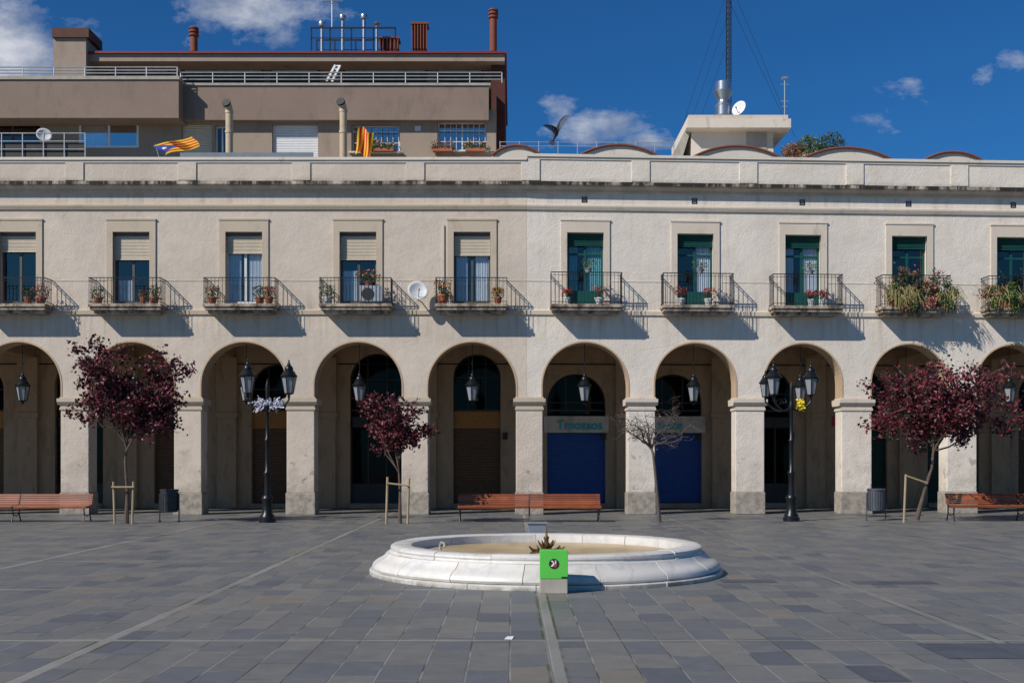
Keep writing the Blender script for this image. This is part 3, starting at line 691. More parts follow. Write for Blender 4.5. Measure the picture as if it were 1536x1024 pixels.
# ---------- trees
def tree(px,Y,crown,label,leafm,nleaf,trunk,seed,leafsz=.085,nl=(8,6,4),barkr=.055,bark='bark',extra=()):
    random.seed(seed)
    x=xx(px,Y); o=thing('plum_tree',(x,Y,0),label,'tree','young plum trees in front of the arcade')
    m=MB(); pts=[Vector((xx(a,Y),Y+U(-.05,.05),max(-.05,zz(b,Y)))) for a,b in trunk]
    m.tube(pts,[barkr*(1-.45*k/(len(pts)-1))*(1.35 if k==0 else 1) for k in range(len(pts))],8)
    cx,cz=xx(crown[0],Y),zz(crown[1],Y); rx,rz=crown[2]*Y/F,crown[3]*Y/F; C0=Vector((cx,Y,cz))
    tips=[]
    def wig(a,b,n,am):
        out=[a]
        for k in range(1,n): out.append(a.lerp(b,k/n)+Vector((U(-am,am),U(-am,am),U(-am,am)+am*.5)))
        return out+[b]
    tg=[]
    for i in range(nl[0]):
        a=2*math.pi*(i+U(-.3,.3))/nl[0]; el=U(-.45,.95)
        tg.append(C0+Vector((rx*math.cos(a)*math.cos(el),rx*.85*math.sin(a)*math.cos(el),rz*math.sin(el)))*U(.62,1.08))
        tg[-1]=C0+(tg[-1]-C0) if False else tg[-1]
    tg=[C0+(p_-C0*1.0) for p_ in tg]
    tg2=[]
    for i in range(nl[0]):
        a=2*math.pi*(i+U(-.3,.3))/nl[0]; el=U(-.45,.95); r_=U(.62,1.08)
        tg2.append(C0+Vector((rx*math.cos(a)*math.cos(el)*r_,rx*.85*math.sin(a)*math.cos(el)*r_,rz*math.sin(el)*r_)))
    for (ea,eb) in extra: tg2.append(Vector((xx(ea,Y),Y+U(-.3,.3),zz(eb,Y))))
    for i,tgt in enumerate(tg2):
        st=pts[-1] if i%2 else pts[-2].lerp(pts[-1],U(.4,1))
        P=wig(st,tgt,5,.10); m.tube(P,[barkr*.5,barkr*.42,barkr*.34,barkr*.25,barkr*.16,barkr*.07],6)
        for j in range(nl[1]):
            s=P[random.randint(1,4)].lerp(P[5],U(0,.3)); d=Vector((U(-1,1)*rx,U(-1,1)*rx,U(-.6,1.1)*rz))*.38; q=s+d
            Q=wig(s,q,3,.05); m.tube(Q,[barkr*.2,barkr*.14,barkr*.1,barkr*.05],5)
            for k in range(nl[2]):
                s2=Q[random.randint(1,3)]; q2=s2+Vector((U(-1,1),U(-1,1),U(-.5,1)))*.30*rx/1.5; R=wig(s2,q2,2,.03); m.tube(R,[barkr*.1,barkr*.07,barkr*.04],4,False)
                tips+=[R[1],R[2]]
            tips+=[Q[2],Q[3]]
        tips+=[P[4],P[5]]
    m.build('trunk',bark,o,True)
    f=MB(); f2=MB()
    w_=[rnd()**2.6+.015 for _ in tips]
    ch=random.choices(tips,w_,k=nleaf)
    for k,p in enumerate(ch):
        q=p+Vector((random.gauss(0,.10),random.gauss(0,.10),random.gauss(0,.075)))
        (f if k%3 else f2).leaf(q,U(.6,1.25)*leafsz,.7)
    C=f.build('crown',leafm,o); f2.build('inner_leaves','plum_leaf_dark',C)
    return o
tree(190,31.9,(190,580,84,76),'dense maroon-leaved tree with two stakes, left in front of the second arch','plum_leaf',7000,[(190,788),(191,740),(188,690),(193,655)],3,nl=(11,7,5),leafsz=.125,extra=((282,605),(270,545),(108,612),(140,508),(268,648)))
tree(597,31.9,(590,626,44,50),'smaller maroon-leaved tree with stakes in front of the fourth arch','plum_leaf',3000,[(600,788),(600,740),(597,685)],11,nl=(9,5,4),barkr=.045,leafsz=.115,extra=((640,640),(548,600)))
tree(989,32.6,(976,635,70,52),'nearly bare leaning tree with dark twigs in front of the seventh arch','dry_leaf',90,[(989,783),(985,730),(980,680),(975,668)],5,nl=(10,7,4),barkr=.050,leafsz=.05,bark='bark_grey',extra=((908,622),(1050,640)))
tree(1376,32.6,(1420,602,102,80),'largest maroon tree, leaning right on one stake, beside the right bench','plum_leaf',8600,[(1376,779),(1385,740),(1397,700),(1402,664)],22,nl=(13,8,5),barkr=.06,leafsz=.125,extra=((1312,655),(1530,640),(1345,545),(1500,560)))
random.seed(99)
def stake(Y,posts,bar,label):
    px=sum(p[0] for p in posts)/len(posts); o=thing('tree_support',(xx(px,Y),Y,0),label,'tree stake','wooden stakes holding the young trees')
    for a,b,t in posts:
        m=MB(); m.tube([(xx(a,Y),Y-.1,-.02),(xx(b,Y),Y-.1,zz(t,Y))],[.035,.033],8); m.build('post','stake_wood',o)
    if bar:
        m=MB(); (a,t1),(b,t2)=bar; m.tube([(xx(a,Y),Y-.16,zz(t1,Y)),(xx(b,Y),Y-.16,zz(t2,Y))],.025,8); m.build('crossbar','stake_wood',o)
stake(31.9,[(174,172,722),(200,202,722)],((170,730),(204,730)),'pair of wooden stakes with crossbar round the leftmost maroon tree')
stake(31.9,[(580,582,715),(612,614,717)],((580,724),(616,728)),'pair of pale wooden stakes with crossbar round the small maroon tree')
stake(32.6,[(1354,1357,711)],((1356,713),(1388,724)),'single slanting wooden stake with tie bar beside the leaning maroon tree')
# ---------- fountain
FX,FY=.54,18.35
Fo=thing('fountain',(FX,FY,0),'round white marble fountain basin, dry and stained, in the middle of the square','fountain')
def ringseg(prof,n,gap,name,mat,off=0,sub=6):
    m=MB(); k=len(prof)
    for i in range(n):
        a0=2*math.pi*i/n+off+gap; a1=2*math.pi*(i+1)/n+off-gap; o=len(m.v); dr=U(-.008,.008); dz=U(-.003,.003)
        for j in range(sub+1):
            a=a0+(a1-a0)*j/sub
            for r,z in prof: m.v.append(Vector((FX+(r+dr)*math.cos(a),FY+(r+dr)*math.sin(a),z+(dz if z>.01 else 0))))
        for j in range(sub):
            for q in range(k): m.f.append((o+j*k+q,o+j*k+(q+1)%k,o+(j+1)*k+(q+1)%k,o+(j+1)*k+q))
        m.f.append(tuple(o+q for q in range(k))); m.f.append(tuple(o+sub*k+q for q in range(k))[::-1])
    return m.build(name,mat,Fo,True)
ringseg([(2.83,0),(2.83,.055),(2.815,.07),(2.4,.075),(2.4,0)],18,.0016,'bottom_step','marble',.1)
ringseg([(2.765,.077),(2.785,.11),(2.775,.15),(2.74,.19),(2.69,.22),(2.64,.245),(2.60,.275),(2.565,.315),(2.55,.335),(2.3,.335),(2.3,.077)],16,.0018,'torus_moulding','marble',.25)
ringseg([(2.52,.337),(2.49,.355),(2.485,.375),(2.50,.40),(2.495,.43),(2.46,.452),(2.42,.46),(2.20,.455),(2.165,.44),(2.15,.30),(2.14,.0),(2.28,.0),(2.28,.337)],16,.0018,'rim','marble',.05)
m=MB(); m.lathe([(2.135,.0),(2.135,.31),(1.9,.29),(.3,.26),(.01,.26)],FX,FY,0,64); m.build('basin_floor','water_dirt',Fo,True)
nx,ny=FX+.02,FY+.1
m=MB(); m.lathe([(.28,.26),(.26,.30),(.12,.33),(.08,.36),(.11,.40),(.04,.45),(.035,.50),(.05,.53),(.02,.57),(.012,.66),(.004,.70)],nx,ny,0,14)
for k in range(9):
    a=2*math.pi*k/9; d=Vector((math.cos(a),math.sin(a),0)); b=Vector((nx,ny,.36))
    m.tube([b,b+d*.10+Vector((0,0,.05)),b+d*.15+Vector((0,0,.13))],[.026,.02,.006],6)
    m.tube([b+d*.1-Vector((0,0,.05)),b+d*.24-Vector((0,0,.03)),b+d*.30+Vector((0,0,.03))],[.026,.022,.008],6)
m.build('nozzle','bronze',Fo,True)
m=MB(); m.tube([(FX-1.72,FY+.3,.25),(FX-1.72,FY+.3,.39),(FX-1.70,FY+.26,.44),(FX-1.65,FY+.24,.43),(FX-1.64,FY+.22,.37)],.024,8); m.build('spout','concrete',Fo,True)
gx,gy=xx(830.5,15.3),15.3
G=thing('control_box',(gx,gy,0),'bright green box with round emblem on a grey stone base before the fountain','box')
m=MB(); m.box(gx-.185,gx+.185,gy-.09,gy+.09,0,.20); m.build('base','concrete',G,bevel=.01)
m=MB(); m.box(gx-.188,gx+.188,gy-.095,gy+.095,.202,.585); m.build('cabinet','green_panel',G,bevel=.006)
def disc(c,r,y,n=28,th=.004):
    m=MB(); a=[Vector((c[0]+r*math.cos(2*math.pi*k/n),y,c[1]+r*math.sin(2*math.pi*k/n))) for k in range(n)]
    b=[p+Vector((0,th,0)) for p in a]; m.add(a+b,[tuple(range(n))]+[(k,(k+1)%n,n+(k+1)%n,n+k) for k in range(n)]); return m
E=disc((gx,.405),.068,gy-.1005).build('emblem','black_paint',G)
y=gy-.1035; P=lambda a,b:(gx+a,y,.405+b)
m=MB(); m.add([P(-.045,.04),P(-.008,.01),P(-.045,-.035),P(-.02,-.04),P(.012,.0),P(-.02,.045)],[(0,1,2,3,4,5)]); m.build('emblem_mark','white_paint',E)
m=MB(); m.add([P(.014,.045),P(.03,.045),P(.03,-.01),P(.014,.01)],[(0,1,2,3)]); m.build('emblem_mark','white_paint',E)
m=MB(); m.add([P(.0,-.012),P(.045,-.012),P(.03,-.045),P(.005,-.05)],[(0,1,2,3)]); m.build('emblem_mark','red_paint',E)
m=MB(); m.box(gx+.10,gx+.185,gy-.098,gy-.0955,.21,.232); m.build('maker_plate','black_paint',G)
bx_,by_=xx(806,22.2),22.2
Gb=thing('junction_box',(bx_,by_,0),'small blue-grey metal box standing just behind the fountain rim','box')
m=MB(); m.box(bx_-.18,bx_+.18,by_,by_+.16,0,.54); m.build('cabinet','mirror_box',Gb,bevel=.01)
m=MB(); m.extr([(by_-.02,.54),(by_-.02,.555),(by_+.18,.575),(by_+.18,.54)],bx_-.2,bx_+.2); m.build('lid','mirror_box',Gb)

# ---------- apartment block behind, left
PB=thing('apartment_building',(xx(380,42),44,11),'brown stepped apartment block with roof terraces and chimneys, rising behind on the left','building')
def part(name,mat,rects,parent=PB,bevel=0):
    m=MB()
    for r in rects: bpx(m,*r)
    return m.build(name,mat,parent,bevel=bevel)
part('parapet','penthouse',[(-200,268,119,177,40.6,1.0)]); part('coping','concrete',[(-200,269,114,119,40.55,1.1)])
part('parapet','penthouse',[(269.5,733,128,180,41.2,.35)]); part('coping','concrete',[(269.5,736,124.5,128,41.15,.45)])
Yw=41.5; w=MB()
rects=[(-30,60,182,240),(118,208,176,222),(322,341,188,240),(408,477,187,240),(527,600,187,228),(656,730,182,226),(272,318,186,240)]
gridwall(w,xx(-200,Yw),xx(744,Yw),10.6,zz(165,Yw),Yw,[(xx(a,Yw),xx(b,Yw),max(10.8,zz(d,Yw)),zz(c,Yw)) for a,b,c,d in rects],.3)
w.quad((xx(744,Yw),Yw,10.6),(xx(744,Yw),Yw+8,10.6),(xx(744,Yw),Yw+8,zz(128,Yw)),(xx(744,Yw),Yw,zz(128,Yw)))
w.build('wall','penthouse_light',PB)
part('terrace_slab','penthouse',[(-200,733,165,176,41.56,6)])
for n_,(a,b,c,d) in enumerate(rects):
    yy=Yw+(.2 if n_!=1 else .02); x0,x1,z0,z1=xx(a,Yw),xx(b,Yw),max(10.8,zz(d,Yw)),zz(c,Yw)
    f=MB(); k=.05 if n_!=1 else .08
    f.box(x0,x0+k,yy,yy+.05,z0,z1); f.box(x1-k,x1,yy,yy+.05,z0,z1); f.box(x0+k,x1-k,yy,yy+.05,z1-k,z1); f.box(x0+k,x1-k,yy,yy+.05,z0,z0+k); f.box((x0+x1)/2-k/2,(x0+x1)/2+k/2,yy,yy+.05,z0+k,z1-k)
    Fm=f.build('window','roller_white' if n_ else 'alu',PB)
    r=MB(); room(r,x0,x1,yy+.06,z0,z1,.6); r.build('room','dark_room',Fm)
    p=MB(); p.quad((x0+k,yy+.02,z0+k),(x1-k,yy+.02,z0+k),(x1-k,yy+.02,z1-k),(x0+k,yy+.02,z1-k)); p.build('pane','glass_pale' if n_ in(1,4,5) else 'glass',Fm)
    if n_==1: s=MB(); curtain(s,x0+.1,(x0+x1)/2-.1,yy+.1,z0,z1,amp=.02); s.build('curtain','curtain',Fm)
    if n_ in(3,6): s=MB(); slats(s,x0+.01,x1-.01,Yw+.12,z0,z1,.06); s.build('roller_shutter','roller_white' if n_==3 else 'roller',Fm)
    if n_ in(4,5):
        s=MB()
        for q in range(9): xq=x0+.06+(x1-x0-.12)*q/8; s.box(xq-.012,xq+.012,Yw+.1,Yw+.12,z0,z1-.02)
        for zq in (z0+.35,z0+.75): s.box(x0+.01,x1-.01,Yw+.098,Yw+.122,zq-.014,zq+.014)
        s.build('grille','white_frame',Fm)
        s=MB(); s.box(x0-.08,x1+.08,Yw-.12,Yw+.3,z0-.06,z0); s.build('sill','coping',Fm)
part('top_wall','penthouse',[(132,752,92,130,43.4,6)])
part('side_wall','brick_red',[(737,757.5,92,262,42.7,9)])
part('roof_slab','penthouse_light',[(132,757,80,92,42.3,9)]); part('roof_edge','red_coping',[(131,760,77,80,42.2,9.2)])
for a,b in ((160,255),(275,395),(405,480),(515,640),(655,725)):
    f=MB(); Yt=43.3; f.box(xx(a,Yt),xx(b,Yt),Yt,Yt+.05,zz(126,Yt),zz(96,Yt)); Fm=f.build('window','grey_door',PB)
    s=MB(); slats(s,xx(a+3,Yt),xx(b-3,Yt),Yt-.03,zz(108,Yt),zz(97,Yt),.06); s.build('blind','rail_grey' ,Fm)
def rail(p0,p1,q0,q1,Y,n,parent=PB,mat='rail_grey'):
    m=MB()
    for q in (q0,(q0*2+q1)/3,(q0+2*q1)/3): m.tube([(xx(p0,Y),Y,zz(q,Y)),(xx(p1,Y),Y,zz(q,Y))],.022,6)
    for k in range(n+1): x=xx(p0+(p1-p0)*k/n,Y); m.tube([(x,Y,zz(q0,Y)),(x,Y,zz(q1,Y))],.02,6)
    return m.build('railing',mat,parent)
rail(-150,266,101,114.5,40.75,9); rail(271,753,109,124.5,41.3,10)
m=MB(); Y=40.75; m.tube([(xx(266,Y),Y,zz(101,Y)),(xx(271,41.3),41.3,zz(109,41.3))],.02,6); m.build('railing','rail_grey',PB)
part('chimney','penthouse_light',[(80,129,56,118,42.0,1.2)]); part('chimney_cap','cap_brown',[(78,133,42,56,41.9,1.4)])
part('glass_screen','mirror_box',[(270,470,229,240,38.6,.03)])
rail(-60,128,200,236,39.5,6)
part('terrace_screen','grey_door',[(-60,128,215,240,39.55,.04)])
part('wall_plaque','white_frame',[(622,631,189,196,41.46,.04)])
m=MB(); m.tube([(xx(490,42),42,zz(122,42)),(xx(503,42),42,zz(98,42))],.05,4); m.tube([(xx(498,42),42,zz(123,42)),(xx(510,42),42,zz(99,42))],.05,4)
for q in range(5): m.tube([(xx(491+q*3,42),42,zz(119-q*5,42)),(xx(499+q*3,42),42,zz(119-q*5,42))],.03,4)
tag(m.build('ladder','white_paint'),'short white ladder leaning behind the brown upper terrace railing','ladder')
def red_pipe(px,q0,w_,label):
    Y=44.5; x=xx(px,Y); o=thing('chimney_pipe',(x,Y,zz(76,Y)),label,'chimney','red clay chimney pipes on the brown block')
    r=w_*Y/F/2; z0,z1=zz(78,Y),zz(q0,Y)
    m=MB(); m.lathe([(r*.72,0),(r*.72,z1-z0-.35)],x,Y,z0,14); m.build('pipe','clay_red',o,True)
    m=MB(); m.lathe([(r*.72,-.35),(r,-.33),(r,-.26),(r*.75,-.25),(r*.75,-.2),(r,-.19),(r,-.12),(r*.8,-.11),(r*.8,-.06),(r,-.05),(r*.9,0)],x,Y,z1,14); m.build('cap','clay_red',o,True)
red_pipe(291,42,15,'short red clay chimney pipe on the left of the brown roof'); red_pipe(740,15,15,'tall red clay chimney pipe at the right end of the brown roof')
for px,q0,lb in ((483,33,'shorter metal flue with round cowl at left of the roof cage'),(514,23,'tall metal flue with white cowl second in the roof cage'),(546,22,'tall metal flue, third in the roof cage'),(565,30,'thin metal flue with flat cap at right of the roof cage')):
    Y=44.5; x=xx(px,Y); o=thing('metal_flue',(x,Y,zz(76,Y)),lb,'flue','metal flues in the roof cage'); z0,z1=zz(78,Y),zz(q0,Y)
    thin=px==565; r=.05 if thin else .07
    m=MB(); m.lathe([(r,0),(r,z1-z0-.2)],x,Y,z0,12); m.build('pipe','zinc',o,True)
    m=MB(); m.lathe([(r,-.2),(r*1.9,-.18),(r*2.1,-.1),(r*1.9,-.03),(r*.8,0)] if not thin else [(r,-.2),(r*3,-.18),(r*.5,-.05)],x,Y,z1,14); m.build('cowl','zinc',o,True)
o=thing('roof_cage',(xx(530,44),44,zz(76,44)),'dark open metal cage around the flues on the brown roof','frame')
Y=43.9
for p in (467,495,527,560,593):
    for yy in (Y,Y+1.2):
        m=MB(); m.box(xx(p,Y)-.025,xx(p,Y)+.025,yy,yy+.05,zz(77,Y),zz(43.6,Y)); m.build('upright','iron',o)
for yy in (Y-.03,Y+1.25):
    m=MB(); m.box(xx(466,Y),xx(594,Y),yy,yy+.03,zz(43.5,Y),zz(41,Y)); m.build('rail','iron',o)
    m=MB(); m.box(xx(466,Y),xx(594,Y),yy,yy+.03,zz(58,Y),zz(57,Y)); m.build('rail','iron',o)
for p0,p1,q,lb in ((617,641,33,'tall slatted red brick chimney right of the roof cage'),(569,598,55,'low slatted red chimney inside the roof cage')):
    Y=44.8; o=thing('slatted_chimney',(xx((p0+p1)/2,Y),Y,zz(76,Y)),lb,'chimney','slatted red chimneys'); m=MB(); bpx(m,p0+2,p1-2,q+4,78,Y,.5); m.build('shaft','brick_red',o)
    m=MB(); n=6
    for k in range(n): a=p0+(p1-p0-2)*k/(n-1); m.box(xx(a,Y),xx(a+1.6,Y),Y-.06,Y,zz(74,Y),zz(q+3,Y))
    bpx(m,p0-1,p1+1,q,q+3,Y-.08,.66); m.build('slats','clay_red',o)
def aerial(px,q0,q1,Y,label,bars):
    o=thing('aerial',(xx(px,Y),Y,zz(q1,Y)),label,'aerial'); m=MB(); x=xx(px,Y); m.tube([(x,Y,zz(q1,Y)),(x,Y,zz(q0,Y))],.022,6); m.build('mast','rail_grey',o)
    m=MB()
    for q,l in bars: m.tube([(x-l*Y/F,Y,zz(q,Y)),(x+l*Y/F,Y,zz(q,Y))],.014,5)
    q,l=bars[0]
    for k in range(-3,4): m.tube([(x+k*l/4*Y/F,Y-.15,zz(q,Y)),(x+k*l/4*Y/F,Y+.15,zz(q,Y))],.01,4)
    m.build('elements','rail_grey',o)
aerial(498,0,42,44.2,'thin television aerial above the roof cage on the brown block',[(2,16),(8,8)])
aerial(1177,115,182,42.6,'slim aerial mast with small crossbars at right end of the roof hut',[(117,5),(127,7),(152,6),(160,4)])
for px,q0,lb in ((344,152,'cream vent pipe with bent top, left one of two on the brown block'),(515,150,'cream vent pipe with bent top between white shutter and flag window')):
    Y=40.0; x=xx(px,Y); o=thing('vent_pipe',(x,Y,10.9),lb,'vent pipe','cream vent pipes'); r=.13
    m=MB(); zt=zz(q0+14,Y); m.tube([(x,Y,10.9),(x,Y,zt),(x-.02,Y-.03,zt+.12),(x-.06,Y-.14,zt+.2)],r,14,False)
    m.lathe([(r+.02,0),(r+.02,.08)],x,Y,zz(200,Y),14); m.lathe([(r+.02,0),(r+.02,.08)],x,Y,zt-.1,14); m.build('pipe','pipe_cream',o,True)
    m=MB(); m.tube([(x-.055,Y-.12,zt+.19),(x-.075,Y-.2,zt+.23)],[r+.02,r+.03],14); m.build('mouth','black_paint' ,o)
dd=thing('satellite_dish',(xx(66,40.2),40.2,zz(215,40.2)),'white satellite dish on the terrace at the far left of the brown block','satellite dish')
dish(dd,(xx(66,40.2),40.2,zz(204,40.2)),.27,(.5,-1,.4)); m=MB(); m.tube([(xx(66,40.2),40.2,zz(204,40.2)),(xx(66,40.2),40.25,zz(236,40.2))],.02,6); m.build('bracket','grey_box',dd)
for px,lb in ((664,'left window box of dry plants at the right grilled window, brown block'),(713,'right window box with yellow blooms at the right grilled window'),(576,'trough of plants beside the hanging flag on the brown block')):
    Y=41.35; o=thing('window_box',(xx(px,Y),Y,zz(228,Y)),lb,'window box','window boxes on the brown block'); x=xx(px,Y); z=zz(228,Y)
    m=MB(); m.box(x-.36,x+.36,Y-.12,Y+.1,z,z+.12); m.build('trough','terracotta',o,bevel=.01)
    m=MB()
    for k in range(360): m.leaf(Vector((x+U(-.4,.4),Y+U(-.15,.1),z+.10+abs(random.gauss(0,.13)))),U(.06,.1),.5)
    m.build('foliage','green_leaf' if px!=664 else 'dry_leaf',o)
    if px!=664:
        m=MB()
        for k in range(40): m.leaf(Vector((x+U(-.4,.4),Y-U(.05,.18),z+.2+abs(random.gauss(0,.1)))),.06,.9)
        m.build('flowers','orange_flower',o)
def flag(name,corner,eu,ev,mat,label,nu=18,nv=8,amp=.06,star=False):
    c=Vector(corner); eu=Vector(eu); ev=Vector(ev); m=MB(); uv=[]; nrm=eu.cross(ev).normalized()
    def P(u,v): return c+eu*u+ev*v+nrm*amp*math.sin(u*9+v*2)+ev*.13*math.sin(u*6)+eu*.03*math.sin(v*5)
    for i in range(nu+1):
        for j in range(nv+1): m.v.append(P(i/nu,j/nv)); uv.append((i/nu,j/nv))
    for i in range(nu):
        for j in range(nv): a=i*(nv+1)+j; m.f.append((a,a+nv+1,a+nv+2,a+1))
    o=thing('flag',c,label,'flag'); m.build('cloth',mat,o,True,uv=uv)
    if star:
        s=MB(); pts=[]
        for k in range(10):
            r=.13 if k%2==0 else .055; a=math.pi/2+k*math.pi/5; u=.15+r*math.cos(a)*.6; v=.5+r*math.sin(a); p=P(u,v)+Vector((0,-.012,0)); pts.append(p)
        s.add(pts+[P(.15,.5)+Vector((0,-.012,0))],[(k,(k+1)%10,10) for k in range(10)]); s.build('star','white_paint',o)
    return o
def V3(px,py,Y): return Vector((xx(px,Y),Y,zz(py,Y)))
c0=V3(248,234,37.5)
fl=flag('flag',c0,V3(300,219,37.1)-c0,V3(234,219,37.5)-c0,'flag_stripes','striped red and yellow flag with blue starred triangle blowing above the left parapet',star=True,amp=.11)
m=MB(); m.tube([V3(246,262,37.7),V3(233,216,37.5)],.018,6); m.build('pole','rail_grey',fl)
flag('flag',V3(533,233,41.3),V3(556,235,41.25)-V3(533,233,41.3),V3(538,194,41.3)-V3(533,233,41.3),'flag_plain','red and yellow striped flag hanging crumpled at the grilled window of the brown block',amp=.07)

# ---------- roof hut right
Hh=thing('roof_hut',(xx(1098,42.6),43.5,11),'cream flat-topped roof hut with overhanging slab behind the right parapet','roof hut')
Yh=42.6
part('body','coping',[(1037,1160,192,262,Yh,3)],Hh); part('roof_slab','coping',[(1030,1187,178,192,Yh-.5,4)],Hh,.02); part('roof_edge','trim_light',[(1033,1182,172.5,178,Yh-.4,3.7)],Hh)
m2=MB(); q4=[V3(1029,193,Yh),V3(1036.8,193,Yh),V3(1021,245,Yh),V3(1003,245,Yh)]; m2.add(q4+[p+Vector((0,2.5,0)) for p in q4],[(0,1,2,3),(4,7,6,5),(0,4,5,1),(1,5,6,2),(2,6,7,3),(3,7,4,0)])
m2.build('sloping_side','concrete',Hh)
part('doorway','concrete',[(1120,1150,199,262,Yh-.03,.1)],Hh)
part('body','coping',[(1187.3,1240,224,262,Yh,3)],Hh)
Y=43; x=xx(1085,Y); o=thing('vent_cowl',(x,Y,zz(173,Y)),'large shiny metal ventilation cowl with flared top on the roof hut','vent'); z=zz(174,Y)
m=MB(); m.lathe([(.30,0),(.30,.36),(.32,.37),(.32,.40)],x,Y,z,24); m.build('duct','zinc',o,True)
m=MB(); m.lathe([(.30,.40),(.22,.52),(.22,.60),(.38,.88),(.38,.93),(.30,.96),(.30,1.26),(.27,1.28),(.2,1.30)],x,Y,z,24); m.build('cowl','zinc',o,True)
dd=thing('satellite_dish',(xx(1110,42.6),42.6,zz(173,42.6)),'small white satellite dish beside the metal cowl on the roof hut','satellite dish')
dish(dd,(xx(1110,42.6),42.6,zz(164,42.6)),.30,(-.8,-.8,.35)); m=MB(); m.tube([(xx(1111,42.6),42.65,zz(173,42.6)),(xx(1110,42.6),42.6,zz(163,42.6))],.025,6); m.build('bracket','grey_box',dd)
Y=47; x=xx(1093,Y); o=thing('lattice_mast',(x,Y,zz(190,Y)),'tall thin lattice radio mast with guy wires rising out of frame','mast')
m=MB(); z0,z1=zz(230,Y),zz(-60,Y); w_=.11
cs=[Vector((x+w_*math.cos(a),Y+w_*math.sin(a),0)) for a in (.4,2.5,4.6)]
for c in cs: m.tube([c+Vector((0,0,z0)),c+Vector((0,0,z1))],.022,5)
n=34
for k in range(n):
    za=z0+(z1-z0)*k/n; zb=z0+(z1-z0)*(k+1)/n
    for q in range(3): m.tube([cs[q]+Vector((0,0,za)),cs[(q+1)%3]+Vector((0,0,zb))],.011,4)
m.build('lattice','iron',o)
for px,py,t in ((1012,225,20),(1030,200,60),(1050,180,100),(1180,186,40),(1192,205,10)):
    m=MB(); m.tube([V3(1093,t-40,Y),V3(px,py,Y-1)],.008,4); m.build('guy_wire','iron',o)
rr=MB(); Yr=41
for q in (213,219): rr.tube([V3(750,q,Yr),V3(1012,q+1,Yr)],.012,5)
for p in range(750,1013,29): rr.tube([V3(p,212,Yr),V3(p,240,Yr)],.014,5)
tag(rr.build('roof_railing','rail_grey'),'thin grey roof railing between the brown block and the roof hut','railing')
for px,w_,h_,lb,mt in ((1190,20,20,'low straggly reddish plant on the roof just right of the hut','dry_leaf'),(1214,24,32,'spiky green shrub growing on the roof right of the hut','green_leaf'),(1247,26,36,'round dark green shrub on the vaulted roof, furthest right','dark_leaf')):
    Y=41.5; x=xx(px,Y); z=zz(238,Y); o=thing('roof_shrub',(x,Y,z),lb,'shrub','shrubs growing on the right-hand roof')
    m=MB(); m.lathe([(.16,-.2),(.2,.05)],x,Y,z,10); m.build('pot','terracotta',o)
    m=MB(); rx,rz=w_*Y/F,h_*Y/F
    for k in range(16): tip=Vector((x+U(-1,1)*rx,Y+U(-.3,.3),z+U(.4,1.45)*rz)); m.tube([(x,Y,z),tip],[.012,.003],4,False)
    for k in range(620):
        a=U(0,6.28); r_=math.sqrt(rnd()); m.leaf(Vector((x+rx*.8*r_*math.cos(a),Y+U(-.3,.3),z+rz*.5+rz*.5*r_*math.sin(a)+U(-.05,.1))),U(.07,.14),.5)
    m.build('foliage',mt,o)
# ---------- pigeon
Y=24.0
Bd=MB()
hd,tl=V3(839,184,Y)+Vector((0,.10,0)),V3(827,217,Y)
ax=(tl-hd)
Bd.tube([hd-ax*.05,hd+ax*.02,hd+ax*.12,hd+ax*.3,hd+ax*.5,hd+ax*.7,hd+ax*.8],[.006,.028,.03,.055,.058,.03,.018],12)
sd=ax.cross(Vector((0,1,0))).normalized(); t0=hd+ax*.68
for k in range(5):
    a=(k-2)*.16; d=(ax.normalized()*math.cos(a)+sd*math.sin(a)); p=t0+d*.17; w_=sd*.02
    Bd.add([t0-w_*.6+Vector((0,.002*k,0)),t0+w_*.6+Vector((0,.002*k,0)),p+w_,p-w_],[(0,1,2,3)])
def wing(root,elbow,tip,chord,back):
    root,elbow,tip=Vector(root),Vector(elbow),Vector(tip); b=Vector(back).normalized(); n=10; lead=[]
    for k in range(n+1):
        t=k/n; p=root*(1-t)**2+elbow*2*t*(1-t)+tip*t*t; lead.append(p)
    for k in range(n):
        t=(k+.5)/n; c=chord*(1-.55*t**2); d=(b*(1-t)+ (tip-root).normalized()*.6*t+b*.5*t).normalized()
        a0,a1=lead[k],lead[k+1]; q=Vector((0,.004*(k%2),0))
        Bd.add([a0+q,a1+q,a1+d*c+q,a0+d*c*1.02+q],[(0,1,2,3)])
    Bd.tube(lead,[.018-.0013*k for k in range(n+1)],6)
wing(hd+ax*.2,V3(839,178,Y),V3(850,172,Y)+Vector((0,.05,0)),.18,ax+Vector((.16,0,.05)))
wing(hd+ax*.25,V3(826,189,Y)-Vector((0,.15,0)),V3(815,194,Y)-Vector((0,.30,0)),.13,ax)
Bd.norec=True
tag(Bd.build('pigeon','bird_dark',None),'dark grey pigeon flying with raised wings above the right roof against blue sky','bird')

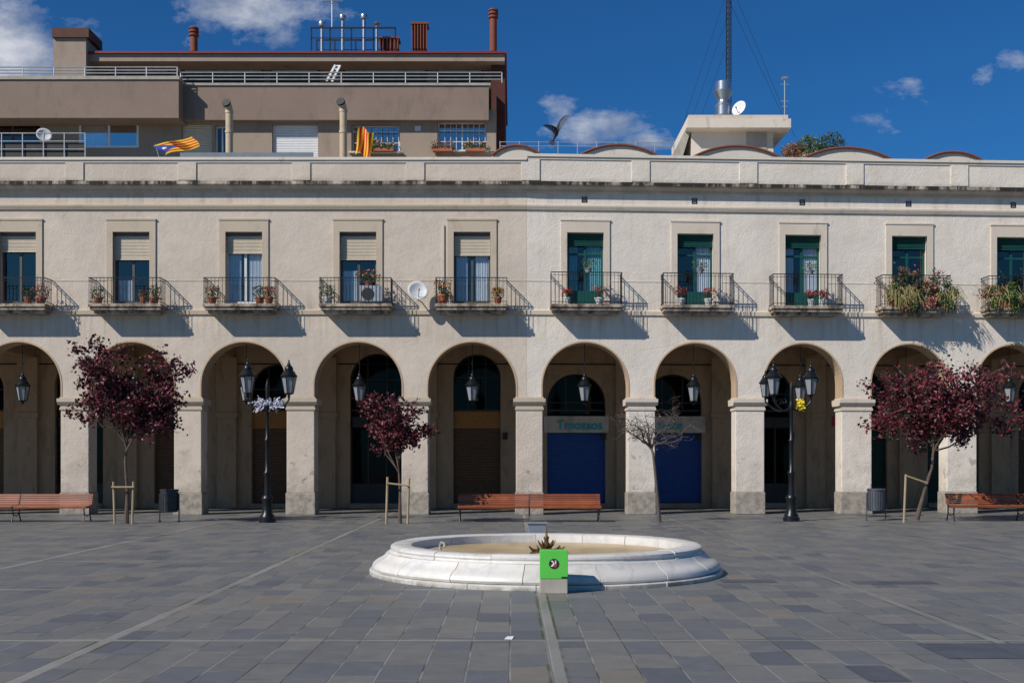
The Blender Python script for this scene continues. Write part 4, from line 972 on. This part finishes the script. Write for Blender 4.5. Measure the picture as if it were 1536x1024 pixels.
# ---------- light and world
d=Vector((.93,.72,-.93)).normalized()
sl=bpy.data.lights.new('sun','SUN'); sl.energy=4.8; sl.angle=math.radians(.5); sl.color=(1,.945,.87)
so=bpy.data.objects.new('sun',sl); COL.objects.link(so); so.rotation_mode='QUATERNION'; so.rotation_quaternion=d.to_track_quat('-Z','Y'); so.location=(-20,-20,30)
el=math.asin(-d.z); rot=math.atan2(-d.x,-d.y)
wd=bpy.data.worlds.new('World'); S.world=wd; wd.use_nodes=True; t=NT(wd.node_tree)
sky=t.n('ShaderNodeTexSky'); sky.sky_type='NISHITA'; sky.sun_disc=False; sky.sun_elevation=el; sky.sun_rotation=rot%(2*math.pi); sky.air_density=1.0; sky.dust_density=.3; sky.ozone_density=2.0
skc=t.mix(1.0,sky.outputs[0],(.15,.53,.95),'MULTIPLY')
bg=t.n('ShaderNodeBackground',{'Color':skc,'Strength':.08})
dv=t.n('ShaderNodeTexCoord').outputs['Generated']; s3=t.n('ShaderNodeSeparateXYZ',{0:dv})
yc=t.m('MAXIMUM',s3.outputs[1],.05); uu=t.m('DIVIDE',s3.outputs[0],yc); vv=t.m('DIVIDE',s3.outputs[2],yc)
cv=t.n('ShaderNodeCombineXYZ',{0:uu,1:t.m('MULTIPLY',vv,1.6),2:0.0}).outputs[0]
nz=t.noise(cv,9.0,10,.66)
tot=None
for px,py,rx,ry2,am in ((10,60,115,85,1.35),(380,10,110,70,1.15),(420,55,60,35,.95),(885,195,90,36,1.05),(838,165,38,32,1.0),(965,212,80,20,.85),(1310,185,42,20,.6),(1525,95,42,24,.75),(1480,110,25,45,.5),(1350,130,40,22,.4)):
    a=t.m('DIVIDE',t.m('SUBTRACT',uu,(px-768)/F),rx/F); b=t.m('DIVIDE',t.m('SUBTRACT',vv,(689-py)/F),ry2/F)
    g_=t.m('MULTIPLY',t.m('EXPONENT',t.m('MULTIPLY',t.m('ADD',t.m('MULTIPLY',a,a),t.m('MULTIPLY',b,b)),-.9)),am)
    tot=g_ if tot is None else t.m('MAXIMUM',tot,g_)
cm=t.ramp(t.m('ADD',t.m('MULTIPLY',nz,1.25),t.m('MULTIPLY',tot,.42)),.84,1.14)
cm=t.m('MULTIPLY',cm,t.m('GREATER_THAN',s3.outputs[1],.06))
cc=t.mix(t.ramp(t.noise(cv,14.0,6),.35,.62),(.30,.35,.46),(.74,.76,.82))
bgc=t.n('ShaderNodeBackground',{'Color':cc,'Strength':.92})
mx=t.n('ShaderNodeMixShader',{0:t.m('MULTIPLY',cm,.9),1:bg.outputs[0],2:bgc.outputs[0]}); t.n('ShaderNodeOutputWorld',{0:mx.outputs[0]})
S.view_settings.view_transform='Standard'; S.view_settings.look='None'; S.view_settings.exposure=0
cam=bpy.data.cameras.new('camera'); co=bpy.data.objects.new('camera',cam); COL.objects.link(co); co.location=(0,0,H); co.rotation_euler=(math.pi/2,0,0)
cam.lens=F/1536*36; cam.sensor_width=36; cam.shift_y=(HY-512)/1536; cam.clip_end=3000; S.camera=co
